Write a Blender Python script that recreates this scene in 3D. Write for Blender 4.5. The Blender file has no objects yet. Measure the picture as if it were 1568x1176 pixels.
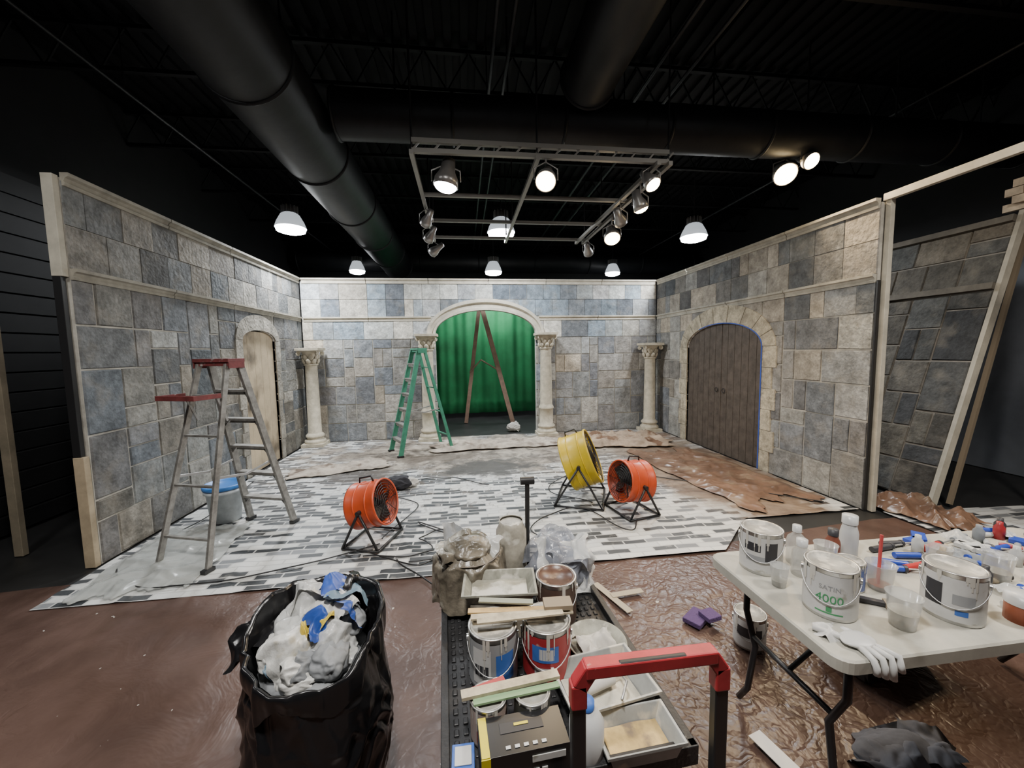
import bpy, bmesh, math, random
from mathutils import Vector, Matrix, noise
random.seed(7)
R=random.Random(11)
pi=math.pi
C=bpy.context
# ------------------------------------------------------------------ materials
MATS={}
def mat(name,col=(.5,.5,.5),rough=.6,metal=0.,noise_s=0,noise_amt=.3,bump=0.,bump_s=40,emit=None,trans=0.,alpha=1.,coat=0.,attr=False,spec=None,bump_detail=6,stain=None):
    if name in MATS: return MATS[name]
    m=bpy.data.materials.new(name); m.use_nodes=True
    nt=m.node_tree; N=nt.nodes; L=nt.links; b=N['Principled BSDF']
    b.inputs['Base Color'].default_value=(*col,1); b.inputs['Roughness'].default_value=rough; b.inputs['Metallic'].default_value=metal
    if trans: b.inputs['Transmission Weight'].default_value=trans
    if alpha<1: b.inputs['Alpha'].default_value=alpha
    if coat: b.inputs['Coat Weight'].default_value=coat
    if spec is not None: b.inputs['Specular IOR Level'].default_value=spec
    tc=N.new('ShaderNodeTexCoord'); src=None
    if attr:
        a=N.new('ShaderNodeAttribute'); a.attribute_name='Col'; src=a.outputs['Color']
    def scaled(src,ns,na):
        n=N.new('ShaderNodeTexNoise'); n.inputs['Scale'].default_value=ns; n.inputs['Detail'].default_value=8; n.inputs['Roughness'].default_value=.65
        L.new(tc.outputs['Object'],n.inputs['Vector'])
        r=N.new('ShaderNodeMapRange'); r.inputs['From Min'].default_value=.3; r.inputs['From Max'].default_value=.7
        r.inputs['To Min'].default_value=1-na; r.inputs['To Max'].default_value=1+na
        L.new(n.outputs['Fac'],r.inputs['Value'])
        mx=N.new('ShaderNodeVectorMath'); mx.operation='SCALE'
        if src: L.new(src,mx.inputs[0])
        else: mx.inputs[0].default_value=col
        L.new(r.outputs['Result'],mx.inputs['Scale']); return mx.outputs[0]
    if noise_s:
        src=scaled(src,noise_s,noise_amt)
        if attr: src=scaled(src,38,.25); src=scaled(src,1.3,.20)
    if stain:
        sc,th,scol=stain[:3]; wd=stain[3] if len(stain)>3 else .06
        n=N.new('ShaderNodeTexNoise'); n.inputs['Scale'].default_value=sc; n.inputs['Detail'].default_value=5
        L.new(tc.outputs['Object'],n.inputs['Vector'])
        r=N.new('ShaderNodeMapRange'); r.inputs['From Min'].default_value=th; r.inputs['From Max'].default_value=th+wd
        r.inputs['To Max'].default_value=stain[4] if len(stain)>4 else 1
        L.new(n.outputs['Fac'],r.inputs['Value'])
        mm=N.new('ShaderNodeMix'); mm.data_type='RGBA'
        L.new(r.outputs['Result'],mm.inputs['Factor'])
        if src: L.new(src,mm.inputs[6])
        else: mm.inputs[6].default_value=(*col,1)
        mm.inputs[7].default_value=(*scol,1); src=mm.outputs[2]
    if src: L.new(src,b.inputs['Base Color'])
    if bump:
        n=N.new('ShaderNodeTexNoise'); n.inputs['Scale'].default_value=bump_s; n.inputs['Detail'].default_value=bump_detail
        L.new(tc.outputs['Object'],n.inputs['Vector'])
        bp=N.new('ShaderNodeBump'); bp.inputs['Strength'].default_value=bump; bp.inputs['Distance'].default_value=.02
        L.new(n.outputs['Fac'],bp.inputs['Height']); L.new(bp.outputs['Normal'],b.inputs['Normal'])
    if emit:
        b.inputs['Emission Color'].default_value=(*emit[0],1); b.inputs['Emission Strength'].default_value=emit[1]
    MATS[name]=m; return m
def vor(p):
    d=noise.voronoi(p)[0]; return min(1.,(d[1]-d[0])*1.6)
# ------------------------------------------------------------------ mesh builder
class B:
    def __init__(s,name):
        s.name=name; s.bm=bmesh.new(); s.mats=[]; s.cl=s.bm.loops.layers.float_color.new('Col')
    def mi(s,m):
        if m not in s.mats: s.mats.append(m)
        return s.mats.index(m)
    def addf(s,verts,faces,m,M=None,smooth=False,col=None):
        k=s.mi(m); vs=[s.bm.verts.new((M@Vector(v)) if M is not None else Vector(v)) for v in verts]
        for f in faces:
            try: fc=s.bm.faces.new([vs[i] for i in f])
            except ValueError: continue
            fc.material_index=k; fc.smooth=smooth
            if col:
                for l in fc.loops: l[s.cl]=(*col,1)
        return vs
    def box(s,c,d,m,M=None,rot=None,taper=1.,col=None):
        x,y,z=d[0]/2,d[1]/2,d[2]/2; t=taper
        v=[(-x,-y,-z),(x,-y,-z),(x,y,-z),(-x,y,-z),(-x*t,-y*t,z),(x*t,-y*t,z),(x*t,y*t,z),(-x*t,y*t,z)]
        T=Matrix.Translation(c)
        if rot is not None: T=T@rot
        if M is not None: T=M@T
        s.addf(v,[(0,3,2,1),(4,5,6,7),(0,1,5,4),(1,2,6,5),(2,3,7,6),(3,0,4,7)],m,T,False,col)
    def beam(s,p0,p1,w,d,m,side=(1,0,0),M=None):
        p0=Vector(p0);p1=Vector(p1);z=(p1-p0);L=z.length;z.normalize()
        x=Vector(side);x=(x-z*x.dot(z))
        if x.length<1e-3: x=z.orthogonal()
        x.normalize();y=z.cross(x)
        T=Matrix((x,y,z)).transposed().to_4x4();T.translation=(p0+p1)/2
        if M is not None:T=M@T
        s.box((0,0,0),(w,d,L),m,T)
    def lathe(s,prof,m,M=None,seg=32,smooth=True,a0=0,a1=2*pi,mod=None):
        full=abs(a1-a0-2*pi)<1e-6; n=seg if full else seg+1
        vs=[];
        for (r,z) in prof:
            for i in range(n):
                a=a0+(a1-a0)*i/seg; rr=r
                if mod: rr=r*mod(a,z)
                vs.append((rr*math.cos(a),rr*math.sin(a),z))
        fs=[]
        for j in range(len(prof)-1):
            for i in range(seg):
                i2=(i+1)%n if full else i+1
                fs.append((j*n+i,j*n+i2,(j+1)*n+i2,(j+1)*n+i))
        s.addf(vs,fs,m,M,smooth)
    def cyl(s,p0,p1,r,m,r1=None,seg=16,M=None,caps=True):
        p0=Vector(p0);p1=Vector(p1);z=p1-p0;L=z.length
        T=z.to_track_quat('Z','Y').to_matrix().to_4x4();T.translation=p0
        if M is not None:T=M@T
        r1=r if r1 is None else r1
        s.lathe([(r,0),(r1,L)],m,T,seg)
        if caps:
            for rr,zz in((r,0),(r1,L)):
                if rr>1e-5: s.addf([(rr*math.cos(2*pi*i/seg),rr*math.sin(2*pi*i/seg),zz) for i in range(seg)],[tuple(range(seg))],m,T)
    def tube(s,pts,r,m,M=None,seg=8):
        pts=[Vector(p) for p in pts]; rings=[]
        n=len(pts); prev=None; vs=[]
        for i,p in enumerate(pts):
            t=(pts[min(i+1,n-1)]-pts[max(i-1,0)]).normalized()
            x=prev if prev is not None else t.orthogonal()
            x=(x-t*x.dot(t)); 
            if x.length<1e-4:x=t.orthogonal()
            x.normalize(); prev=x; y=t.cross(x)
            for k in range(seg):
                a=2*pi*k/seg; vs.append(p+x*r*math.cos(a)+y*r*math.sin(a))
        fs=[]
        for i in range(n-1):
            for k in range(seg):
                k2=(k+1)%seg; fs.append((i*seg+k,i*seg+k2,(i+1)*seg+k2,(i+1)*seg+k))
        fs.append(tuple(range(seg))); fs.append(tuple((n-1)*seg+k for k in range(seg)))
        s.addf(vs,fs,m,M,True)
    def torus(s,M,Rr,r,m,seg=32,ss=6):
        s.lathe([(Rr+r*math.cos(2*pi*k/ss),r*math.sin(2*pi*k/ss)) for k in range(ss+1)],m,M,seg)
    def blob(s,c,sc,m,seed=0,amp=.25,fr=1.2,sub=5,rot=None,smooth=True,flat=None):
        b2=bmesh.new(); bmesh.ops.create_icosphere(b2,subdivisions=sub,radius=1)
        off=Vector((seed*3.7,seed*1.3,seed*5.1)); vs=[]
        for v in b2.verts:
            q=v.co*fr+off; wv=noise.noise_vector(v.co*1.5+off)*.35
            k=-amp*.8*vor(q+wv)-amp*.22*vor(q*2.6+wv*2)+amp*.9*noise.noise(v.co*1.2+off)+amp*.3
            p=v.co*(1+k); p=Vector((p.x*sc[0],p.y*sc[1],p.z*sc[2]))
            if flat is not None and p.z<flat: p.z=flat
            vs.append(p)
        fs=[tuple(v.index for v in f.verts) for f in b2.faces]
        T=Matrix.Translation(c)
        if rot is not None:T=T@rot
        s.addf(vs,fs,m,T,smooth); b2.free()
    def sheet(s,fn,nu,nv,m,smooth=True):
        vs=[fn(i/nu,j/nv) for j in range(nv+1) for i in range(nu+1)]
        fs=[(j*(nu+1)+i,j*(nu+1)+i+1,(j+1)*(nu+1)+i+1,(j+1)*(nu+1)+i) for j in range(nv) for i in range(nu)]
        s.addf(vs,fs,m,None,smooth)
    def crumple(s,c,sx,sy,m,seed,rot,amp=.03,curl=.04):
        T=Matrix.Translation(c)@rot
        def fn(u,v):
            x=(u-.5)*sx; y=(v-.5)*sy; q=Vector((u*1.7+seed*3,v*1.7,seed*1.7))
            z=-amp*vor(q)-amp*.35*vor(q*2.1)+curl*(noise.noise(q*.8)*2-((u-.5)**2+(v-.5)**2)*2.2)
            k=1+.35*noise.noise(Vector((v*3+seed,u*2,seed)))
            return tuple(T@Vector((x*k,y*(1+.3*noise.noise(Vector((u*3,seed,2)))),z)))
        s.sheet(fn,30,30,m)
    def done(s,loc=(0,0,0),rz=0,bevel=0,recalc=True,solid=0):
        if recalc: bmesh.ops.recalc_face_normals(s.bm,faces=s.bm.faces)
        me=bpy.data.meshes.new(s.name); s.bm.to_mesh(me); s.bm.free()
        for m in s.mats: me.materials.append(m)
        o=bpy.data.objects.new(s.name,me); C.scene.collection.objects.link(o)
        o.location=loc; o.rotation_euler=(0,0,rz)
        if solid:
            md=o.modifiers.new('s','SOLIDIFY'); md.thickness=solid
        if bevel:
            md=o.modifiers.new('b','BEVEL'); md.width=bevel; md.segments=2; md.limit_method='ANGLE'; md.angle_limit=math.radians(50)
        return o
def cut(o,cutter):
    md=o.modifiers.new('c','BOOLEAN'); md.operation='DIFFERENCE'; md.object=cutter; md.solver='EXACT'
    dg=C.evaluated_depsgraph_get(); me=bpy.data.meshes.new_from_object(o.evaluated_get(dg))
    o.modifiers.clear(); o.data=me
def join(objs,name):
    bpy.ops.object.select_all(action='DESELECT')
    for o in objs: o.select_set(True)
    C.view_layer.objects.active=objs[0]; bpy.ops.object.join(); objs[0].name=name; return objs[0]
def lightchild(name,kind,loc,energy,col,parent,size=.3,target=None,spot=1.6,blend=.5):
    l=bpy.data.lights.new(name,kind); l.energy=energy; l.color=col
    if kind=='AREA': l.shape='DISK'; l.size=size
    elif kind=='SPOT': l.spot_size=spot; l.spot_blend=blend; l.shadow_soft_size=size
    else: l.shadow_soft_size=size
    o=bpy.data.objects.new(name,l); C.scene.collection.objects.link(o); o.location=loc
    d=(Vector(target)-Vector(loc)) if target is not None else Vector((0,0,-1))
    o.rotation_euler=d.to_track_quat('-Z','Y').to_euler()
    if parent: o.parent=parent; o.matrix_parent_inverse=parent.matrix_world.inverted()
    return o
# ------------------------------------------------------------------ camera
f,p,yw,r=591.8171,0.085,0.1233,0.0172
Rr=Vector((math.cos(yw),-math.sin(yw),0)); Fh=Vector((math.sin(yw),math.cos(yw),0)); Z=Vector((0,0,1))
F=Fh*math.cos(p)-Z*math.sin(p); U=Fh*math.sin(p)+Z*math.cos(p)
rt=Rr*math.cos(r)-U*math.sin(r); upv=Rr*math.sin(r)+U*math.cos(r)
cd=bpy.data.cameras.new('camera'); cam=bpy.data.objects.new('camera',cd); C.scene.collection.objects.link(cam)
cd.sensor_width=36; cd.lens=36*f/1568; cd.sensor_fit='HORIZONTAL'; cd.clip_start=.02
Mx=Matrix((rt,upv,-F)).transposed().to_4x4(); Mx.translation=(0,0,1.75); cam.matrix_world=Mx
C.scene.camera=cam
w=bpy.data.worlds.new('world'); C.scene.world=w; w.use_nodes=True
w.node_tree.nodes['Background'].inputs[0].default_value=(.5,.6,.8,1); w.node_tree.nodes['Background'].inputs[1].default_value=.01
# ------------------------------------------------------------------ common materials
M_black=mat('black_paint',(.006,.006,.007),.8,noise_s=3,noise_amt=.4)
M_duct=mat('black_duct_paint',(.009,.0095,.011),.5,noise_s=4,noise_amt=.4,bump=.1,bump_s=8,spec=.3)
M_joist=mat('black_joist_paint',(.005,.005,.006),.7,spec=.2)
M_pine=mat('pine_lumber',(.42,.34,.23),.7,noise_s=6,noise_amt=.25)
M_cream=mat('cream_painted_trim',(.50,.46,.38),.7,noise_s=5,noise_amt=.25,bump=.2,bump_s=50)
M_blkplas=mat('black_plastic',(.015,.015,.016),.4)
M_steel=mat('galvanised_steel',(.45,.45,.45),.4,.8)
M_alu=mat('worn_aluminium',(.30,.29,.27),.45,.6,noise_s=15,noise_amt=.4)
M_stone=mat('painted_stone',(.4,.4,.4),.85,noise_s=7,noise_amt=.45,attr=True,bump=.6,bump_s=22,stain=(4.5,.52,(.29,.26,.21),.22,.42))
M_mortar=mat('mortar',(.42,.40,.35),.9,noise_s=6,noise_amt=.35)
M_mortar_shade=mat('mortar_shaded',(.26,.24,.21),.9,noise_s=6,noise_amt=.3)  # mortar darkened for the unlit leaning flat, shade put into the colour
# ------------------------------------------------------------------ dims
XL,XR,YB,H,T=-3.11,4.18,8.0,3.17,2.41
CEIL=5.2
# shell
b=B('floor'); b.box((1.3,4.5,-.06),(13.4,15,.1),mat('black_concrete_floor',(.02,.02,.02),.5,noise_s=2,noise_amt=.4)); b.done()
M_ceil=mat('black_ceiling_deck',(.0045,.0045,.0055),.8,noise_s=2,noise_amt=.5,spec=.2)
b=B('ceiling'); b.box((1.3,4.5,CEIL+.06),(13.4,15,.1),M_ceil)
for i in range(75): b.box((-5.3+i*.18,4.5,CEIL-.01),(.08,14.9,.05),M_ceil)
b.done()
b=B('wall_left_studio'); ML=mat('dark_lap_siding',(.008,.0082,.0085),.65,noise_s=4,noise_amt=.3,spec=.3)
b.box((-4.6,4.5,2.6),(.1,15,5.2),M_black)
for i in range(18): b.box((-4.53,4.5,.12+.2*i),(.04,15,.18),ML,rot=Matrix.Rotation(.12,4,'Y'))
b.done()
b=B('wall_back_studio'); b.box((1.3,11.9,2.6),(13.4,.1,5.2),M_black); b.done()
b=B('wall_front_studio'); b.box((1.3,-2.95,2.6),(13.4,.1,5.2),M_black); b.done()
b=B('wall_right_studio'); b.box((7.3,4.5,2.6),(.1,15,5.2),M_black); b.box((7.235,4.5,1.45),(.03,15,2.9),mat('blue_grey_paint',(.14,.155,.18),.7,noise_s=2,noise_amt=.2)); b.done()
# ------------------------------------------------------------------ stone walls
def clampc(c): return tuple(max(.01,x) for x in c)
UP=[(.12,.128,.135),(.22,.222,.215),(.33,.305,.26),(.27,.26,.235),(.15,.155,.155),(.35,.32,.27)]
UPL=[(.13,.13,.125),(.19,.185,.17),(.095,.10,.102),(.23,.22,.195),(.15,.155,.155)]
UPB=[(.20,.235,.265),(.37,.38,.38),(.43,.42,.38),(.31,.325,.335),(.12,.14,.165),(.25,.28,.30),(.16,.18,.20)]
def stones(bd,P,u0,u1,v0,v1,cell,pal,gap,dep,rnd,holes=(),big=False):
    nu=max(1,round((u1-u0)/cell)); nv=max(1,round((v1-v0)/cell)); cu=(u1-u0)/nu; cv=(v1-v0)/nv
    occ=[[False]*nv for _ in range(nu)]
    sizes=[(2,2)]*6+[(3,2)]*2+[(2,1)]*2+[(2,3)]*2+[(1,2)]*1
    if big: sizes=[(2,2)]*7+[(1,2)]+[(3,2)]
    for j in range(nv):
        for i in range(nu):
            if occ[i][j]: continue
            s=sizes[:]; rnd.shuffle(s); s+=[(2,1),(1,2)]
            for (a,c) in s+[(1,1)]:
                if i+a<=nu and j+c<=nv and all(not occ[i+x][j+y] for x in range(a) for y in range(c)): break
            for x in range(a):
                for y in range(c): occ[i+x][j+y]=True
            ua,ub=u0+i*cu+gap/2,u0+(i+a)*cu-gap/2; va,vb=v0+j*cv+gap/2,v0+(j+c)*cv-gap/2
            um,vm=(ua+ub)/2,(va+vb)/2
            base=pal[rnd.randrange(len(pal))] if isinstance(pal,list) else pal(um,vm,rnd)
            k=rnd.uniform(.75,1.25); t=rnd.uniform(-.02,.02)*base[0]/.3
            col=clampc((base[0]*k+t,base[1]*k,base[2]*k-t))
            d=dep*rnd.uniform(.7,1.2); e=min(.009,gap)
            j1=lambda: rnd.uniform(-.006,.006) if gap>.008 else 0
            fr=[(ua+e+j1(),va+e+j1()),(ub-e+j1(),va+e+j1()),(ub-e+j1(),vb-e+j1()),(ua+e+j1(),vb-e+j1())]
            bk=[(ua,va),(ub,va),(ub,vb),(ua,vb)]
            vs=[P(x,y,-.005) for x,y in bk]+[P(x,y,d) for x,y in fr]
            bd.addf(vs,[(0,3,2,1),(4,5,6,7),(0,1,5,4),(1,2,6,5),(2,3,7,6),(3,0,4,7)],M_stone,None,False,col)
def archpts(uc,hw,sp,rise,n=24):
    return [(uc+hw*math.cos(a),sp+rise*math.sin(a)) for a in [pi*i/n for i in range(n+1)]]
def cutter(P,uc,hw,sp,rise):
    poly=[(uc-hw,-.5),(uc+hw,-.5)]+archpts(uc,hw,sp,rise)
    n=len(poly); b=B('cutter')
    vs=[P(u,v,-.5) for u,v in poly]+[P(u,v,.5) for u,v in poly]
    b.addf(vs,[tuple(range(n)),tuple(range(n,2*n))]+[(i,(i+1)%n,n+(i+1)%n,n+i) for i in range(n)],M_black)
    return b.done()
def wall(name,P,u0,u1,pal_lo,pal_up,arch=None,z_mid=T,mort=M_mortar,seed=1,surround=None):
    rnd=random.Random(seed)
    def bx(bd,ua,ub,va,vb,wa,wb,m,col=None):
        vs=[P(ua,va,wa),P(ub,va,wa),P(ub,vb,wa),P(ua,vb,wa),P(ua,va,wb),P(ub,va,wb),P(ub,vb,wb),P(ua,vb,wb)]
        bd.addf(vs,[(0,3,2,1),(4,5,6,7),(0,1,5,4),(1,2,6,5),(2,3,7,6),(3,0,4,7)],m,None,False,col)
    s1=B('slab'); bx(s1,u0,u1,0,H,-.10,0,mort); slab=s1.done()
    s2=B('st')
    stones(s2,P,u0,u1,0,z_mid-.02,.185,pal_lo,.010,.014,rnd)
    if z_mid<T: stones(s2,P,u0,u1,z_mid-.02,T-.03,.19,pal_up,.003,.015,rnd,big=True)
    stones(s2,P,u0,u1,T+.06,H-.02,.178,pal_up,.003,.012,rnd,big=True)
    st=s2.done()
    objs=[slab,st]
    if arch:
        c=cutter(P,*arch); cut(slab,c); cut(st,c); bpy.data.objects.remove(c)
    if surround:
        s3=B('sur'); uc,hw,sp,rise=arch; wv,wj,nn,col=surround
        for i in range(nn):
            a0,a1=pi*i/nn+.006,pi*(i+1)/nn-.006; g=4; vi=[];
            k=rnd.uniform(.9,1.08); cc=tuple(x*k for x in col)
            for q in range(g+1):
                a=a0+(a1-a0)*q/g
                vi.append(((uc+hw*math.cos(a),sp+rise*math.sin(a)),(uc+(hw+wj)*math.cos(a),sp+(rise+wv)*math.sin(a))))
            vs=[];fs=[]
            for (pi_,po) in vi: vs+= [P(*pi_,-.09),P(*po,-.0),P(*po,.030),P(*pi_,.038)]
            for q in range(g):
                for e in range(4): fs.append((q*4+e,q*4+(e+1)%4,q*4+4+(e+1)%4,q*4+4+e))
            fs+=[(0,1,2,3),(g*4,g*4+1,g*4+2,g*4+3)]
            s3.addf(vs,fs,M_stone,None,False,cc)
        nj=6
        for sd in(-1,1):
            for i in range(nj):
                k=rnd.uniform(.85,1.12); cc=tuple(x*k for x in col)
                wd=wj*(1.1 if i%2 else .8)
                ua=uc+sd*hw; ub=uc+sd*(hw+wd)
                bx(s3,min(ua,ub),max(ua,ub),sp*i/nj+.003,sp*(i+1)/nj-.003,-.09,.032,M_stone,cc)
        objs.append(s3.done(bevel=.006))
    o=join(objs,name)
    return o,bx
def trims(idx,P,u0,u1,z,hh,dd,m=M_cream,skip=None):
    b=B('trim_%d'%idx); n=max(1,round((u1-u0)/1.22))
    prof=[(0,0),(dd*.45,0),(dd*.55,hh*.25),(dd*.4,hh*.35),(dd*.6,hh*.6),(dd,hh*.72),(dd,hh),(0,hh)]
    for i in range(n):
        ua=u0+(u1-u0)*i/n+.006; ub=u0+(u1-u0)*(i+1)/n-.006
        vs=[P(ua,z+q,w_+.001) for w_,q in prof]+[P(ub,z+q,w_+.001) for w_,q in prof]; k=len(prof)
        b.addf(vs,[tuple(range(k)),tuple(range(k,2*k))]+[(a,(a+1)%k,k+(a+1)%k,k+a) for a in range(k)],m)
    return b.done()
PL=lambda u,v,w:(XL+w,u,v)
PR=lambda u,v,w:(XR-w,u,v)
PB=lambda u,v,w:(u,YB-w,v)
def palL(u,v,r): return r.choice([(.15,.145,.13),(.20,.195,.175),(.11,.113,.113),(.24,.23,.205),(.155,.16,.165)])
def palBk(u,v,r): return r.choice([(.25,.25,.243),(.33,.315,.285),(.20,.205,.21),(.39,.355,.30),(.16,.165,.175),(.29,.28,.26)])
def palRt(u,v,r):
    c=r.choice([(.24,.238,.225),(.30,.29,.26),(.17,.175,.18),(.34,.32,.275),(.25,.25,.24)]); return c
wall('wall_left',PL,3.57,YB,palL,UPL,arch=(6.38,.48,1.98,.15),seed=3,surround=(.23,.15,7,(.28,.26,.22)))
wall('wall_back',PB,XL+.03,XR-.03,palBk,UPB,arch=(.475,1.03,2.11,.48),z_mid=2.05,seed=5)
wall('wall_right',PR,3.5,YB,palRt,UP,arch=(5.87,.92,1.76,.38),z_mid=2.1,seed=9,surround=(.28,.22,9,(.44,.39,.29)))
MT_=mat('tan_trim',(.29,.27,.22),.8,noise_s=6,noise_amt=.3)
trims(1,PL,3.57,YB-.03,T-.03,.09,.05,MT_); trims(2,PL,3.57,YB-.03,H-.06,.10,.06,MT_)
MT2=mat('grey_tan_trim',(.40,.38,.32),.8,noise_s=6,noise_amt=.3)
trims(3,PR,3.5,YB-.03,T-.03,.09,.05,MT2); trims(4,PR,3.5,YB-.03,H-.06,.10,.06,MT2)
trims(5,PB,XL+.06,-.62,T-.03,.09,.05); trims(6,PB,1.57,XR-.06,T-.03,.09,.05)
trims(7,PB,XL+.06,XR-.06,H-.06,.10,.06)
# archivolt at back
b=B('trim_8_arch'); N_=40
prof=[(0,-.10),(0,.05),(.25,.06),(.3,.03),(.6,.04),(.7,.09),(1.,.10),(1.,0)]
vs=[];fs=[]
for i in range(N_+1):
    a=pi*i/N_
    for t,w_ in prof:
        vs.append(PB(.475+(1.03+.16*t)*math.cos(a),2.11+(.48+.22*t)*math.sin(a),w_))
k=len(prof)
for i in range(N_):
    for e in range(k): fs.append((i*k+e,i*k+(e+1)%k,(i+1)*k+(e+1)%k,(i+1)*k+e))
fs+=[tuple(range(k)),tuple(range(N_*k,N_*k+k))]
b.addf(vs,fs,M_cream); b.done()
# wall end posts
ML2=mat('pale_lumber',(.48,.45,.37),.7,noise_s=6,noise_amt=.2)
b=B('lumber_end_post')
b.box((XL-.035,3.535,.47),(.08,.05,.94),M_pine); b.box((XL-.05,3.54,1.67),(.06,.04,1.46),M_blkplas); b.box((XL-.04,3.54,2.79),(.08,.05,.78),ML2); b.done(bevel=.003)
b=B('lumber_end_post'); b.box((XR+.055,3.46,1.6),(.05,.05,3.2),ML2); b.box((XR+.0,3.485,1.2),(.03,.02,2.4),M_blkplas)
b.box((XR+.04,1.6,3.21),(.05,3.8,.07),ML2); b.done(bevel=.003)
# ------------------------------------------------------------------ doors
b=B('door_1'); md=mat('raw_plywood_door',(.46,.37,.25),.7,noise_s=3,noise_amt=.25,stain=(1.9,.50,(.07,.055,.04),.16,.85))
for i in range(5): b.box((XL-.03,6.38-.384+i*.192,1.06),(.03,.190,2.1),md)
b.cyl((XL-.02,6.08,1.0),(XL+.03,6.08,1.0),.025,M_blkplas)
b.done(bevel=.003)
b=B('door_2'); md=mat('dark_plank_door',(.085,.068,.055),.6,noise_s=9,noise_amt=.4,bump=.3,bump_s=15)
for i in range(12):
    yy=5.87-.92+.077+i*.1533; x=(yy-5.87)/.92; top=1.76+.38*math.sqrt(max(0,1-x*x))+.03
    b.box((XR+.03,yy,top/2),(.04,.147,top),md)
b.box((XR+.01,5.87,1.07),(.02,.03,2.1),md)
for s in(-1,1): b.torus(Matrix.Translation((XR-.005,5.87+s*.09,1.05))@Matrix.Rotation(pi/2,4,'Y'),.035,.006,M_blkplas,16)
b.done(bevel=.004)
b=B('painters_tape'); mt=mat('blue_painters_tape',(.04,.09,.42),.6)
pts=[(4.95,0),(4.95,1.76)]+[(5.87-.92*math.cos(a),1.76+.38*math.sin(a)) for a in [pi*i/30 for i in range(1,22)]]
for a,c in zip(pts[:-1],pts[1:]): b.beam((XR-.04,a[0]+.003,a[1]),(XR-.04,c[0]+.003,c[1]),.008,.014,mt,side=(1,0,0))
b.done()
# ------------------------------------------------------------------ columns
def column(x,y,h,r,pedestal):
    b=B('stone_column'); m=mat('cream_column',(.48,.43,.33),.7,noise_s=8,noise_amt=.28,bump=.2,bump_s=30)
    z0=0
    b.box((0,0,.035),(r*3.3,r*3.3,.07),m)
    pr=[(r*1.55,.07),(r*1.6,.10),(r*1.5,.13),(r*1.25,.15),(r*1.22,.17),(r*1.4,.19),(r*1.38,.22),(r*1.1,.25)]
    if pedestal: pr+=[(r*1.12,.55),(r*1.25,.57),(r*1.2,.60),(r*1.02,.64)]
    pr+=[(r,pr[-1][1]+.02),(r*.88,h-.33),(r*1.05,h-.32),(r*1.05,h-.30),(r*.9,h-.29),(r*.92,h-.2),(r*1.3,h-.07),(r*1.45,h-.05)]
    b.lathe(pr,m,seg=28)
    b.box((0,0,h-.025),(r*3.4,r*3.4,.05),m); b.box((0,0,h-.06),(r*2.9,r*2.9,.03),m)
    for row,(zz,sz) in enumerate([(h-.25,.09),(h-.18,.10)]):
        for i in range(8):
            a=2*pi*(i+.5*row)/8
            b.blob((r*1.12*math.cos(a),r*1.12*math.sin(a),zz),(.022,r*.36,sz*.6),m,seed=i,amp=.12,sub=2,rot=Matrix.Rotation(a,4,'Z')@Matrix.Rotation(.35,4,'Y'))
    for i in range(4):
        a=pi/4+i*pi/2
        T_=Matrix.Translation((r*1.85*math.cos(a),r*1.85*math.sin(a),h-.10))@Matrix.Rotation(a,4,'Z')@Matrix.Rotation(pi/2,4,'X')
        b.torus(T_,.030,.014,m,14); b.blob((r*1.85*math.cos(a),r*1.85*math.sin(a),h-.10),(.02,.02,.02),m,sub=2,amp=0)
    b.done((x,y,0),bevel=.003)
column(-.71,7.78,2.11,.125,True); column(1.67,7.78,2.11,.125,True)
column(-2.86,7.72,1.87,.12,False); column(3.89,7.72,1.87,.12,False)
# ------------------------------------------------------------------ alcove
b=B('green_curtain'); mg=mat('green_cloth',(.016,.19,.065),.85,noise_s=2,noise_amt=.25)
b.sheet(lambda u,v:(-2.0+5.4*u,10.3+.028*math.sin(u*58+1.5*math.sin(v*3))+.016*math.sin(u*141),.12+3.2*v),300,10,mg); b.done(solid=.004)
b=B('curtain_rail'); b.cyl((-2.2,10.3,3.40),(3.6,10.3,3.40),.03,M_steel)
for x in(-2.15,3.55): b.cyl((x,10.3,0),(x,10.3,3.40),.03,M_steel)
b.done()
b=B('wooden_a_frame'); mw=mat('red_brown_lumber',(.22,.14,.10),.6,noise_s=6,noise_amt=.3)
b.beam((.02,9.5,0),(.42,9.55,2.9),.09,.05,mw); b.beam((1.16,9.3,0),(.45,9.5,2.9),.11,.05,mw)
b.beam((.14,9.47,1.25),(.42,9.45,1.55),.03,.03,mw); b.beam((.42,9.45,1.55),(.82,9.38,1.3),.03,.03,mw)
b.done(bevel=.004)
b=B('folded_rag'); mwc=mat('white_cloth',(.5,.48,.44),.9,noise_s=8,noise_amt=.2); b.blob((0,0,.09),(.15,.10,.10),mwc,seed=4,flat=-.085); b.crumple((0,-.02,.16),.22,.2,mwc,6,Matrix.Rotation(.4,4,'X'),.04,.05); b.done((1.05,8.3,0))
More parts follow.
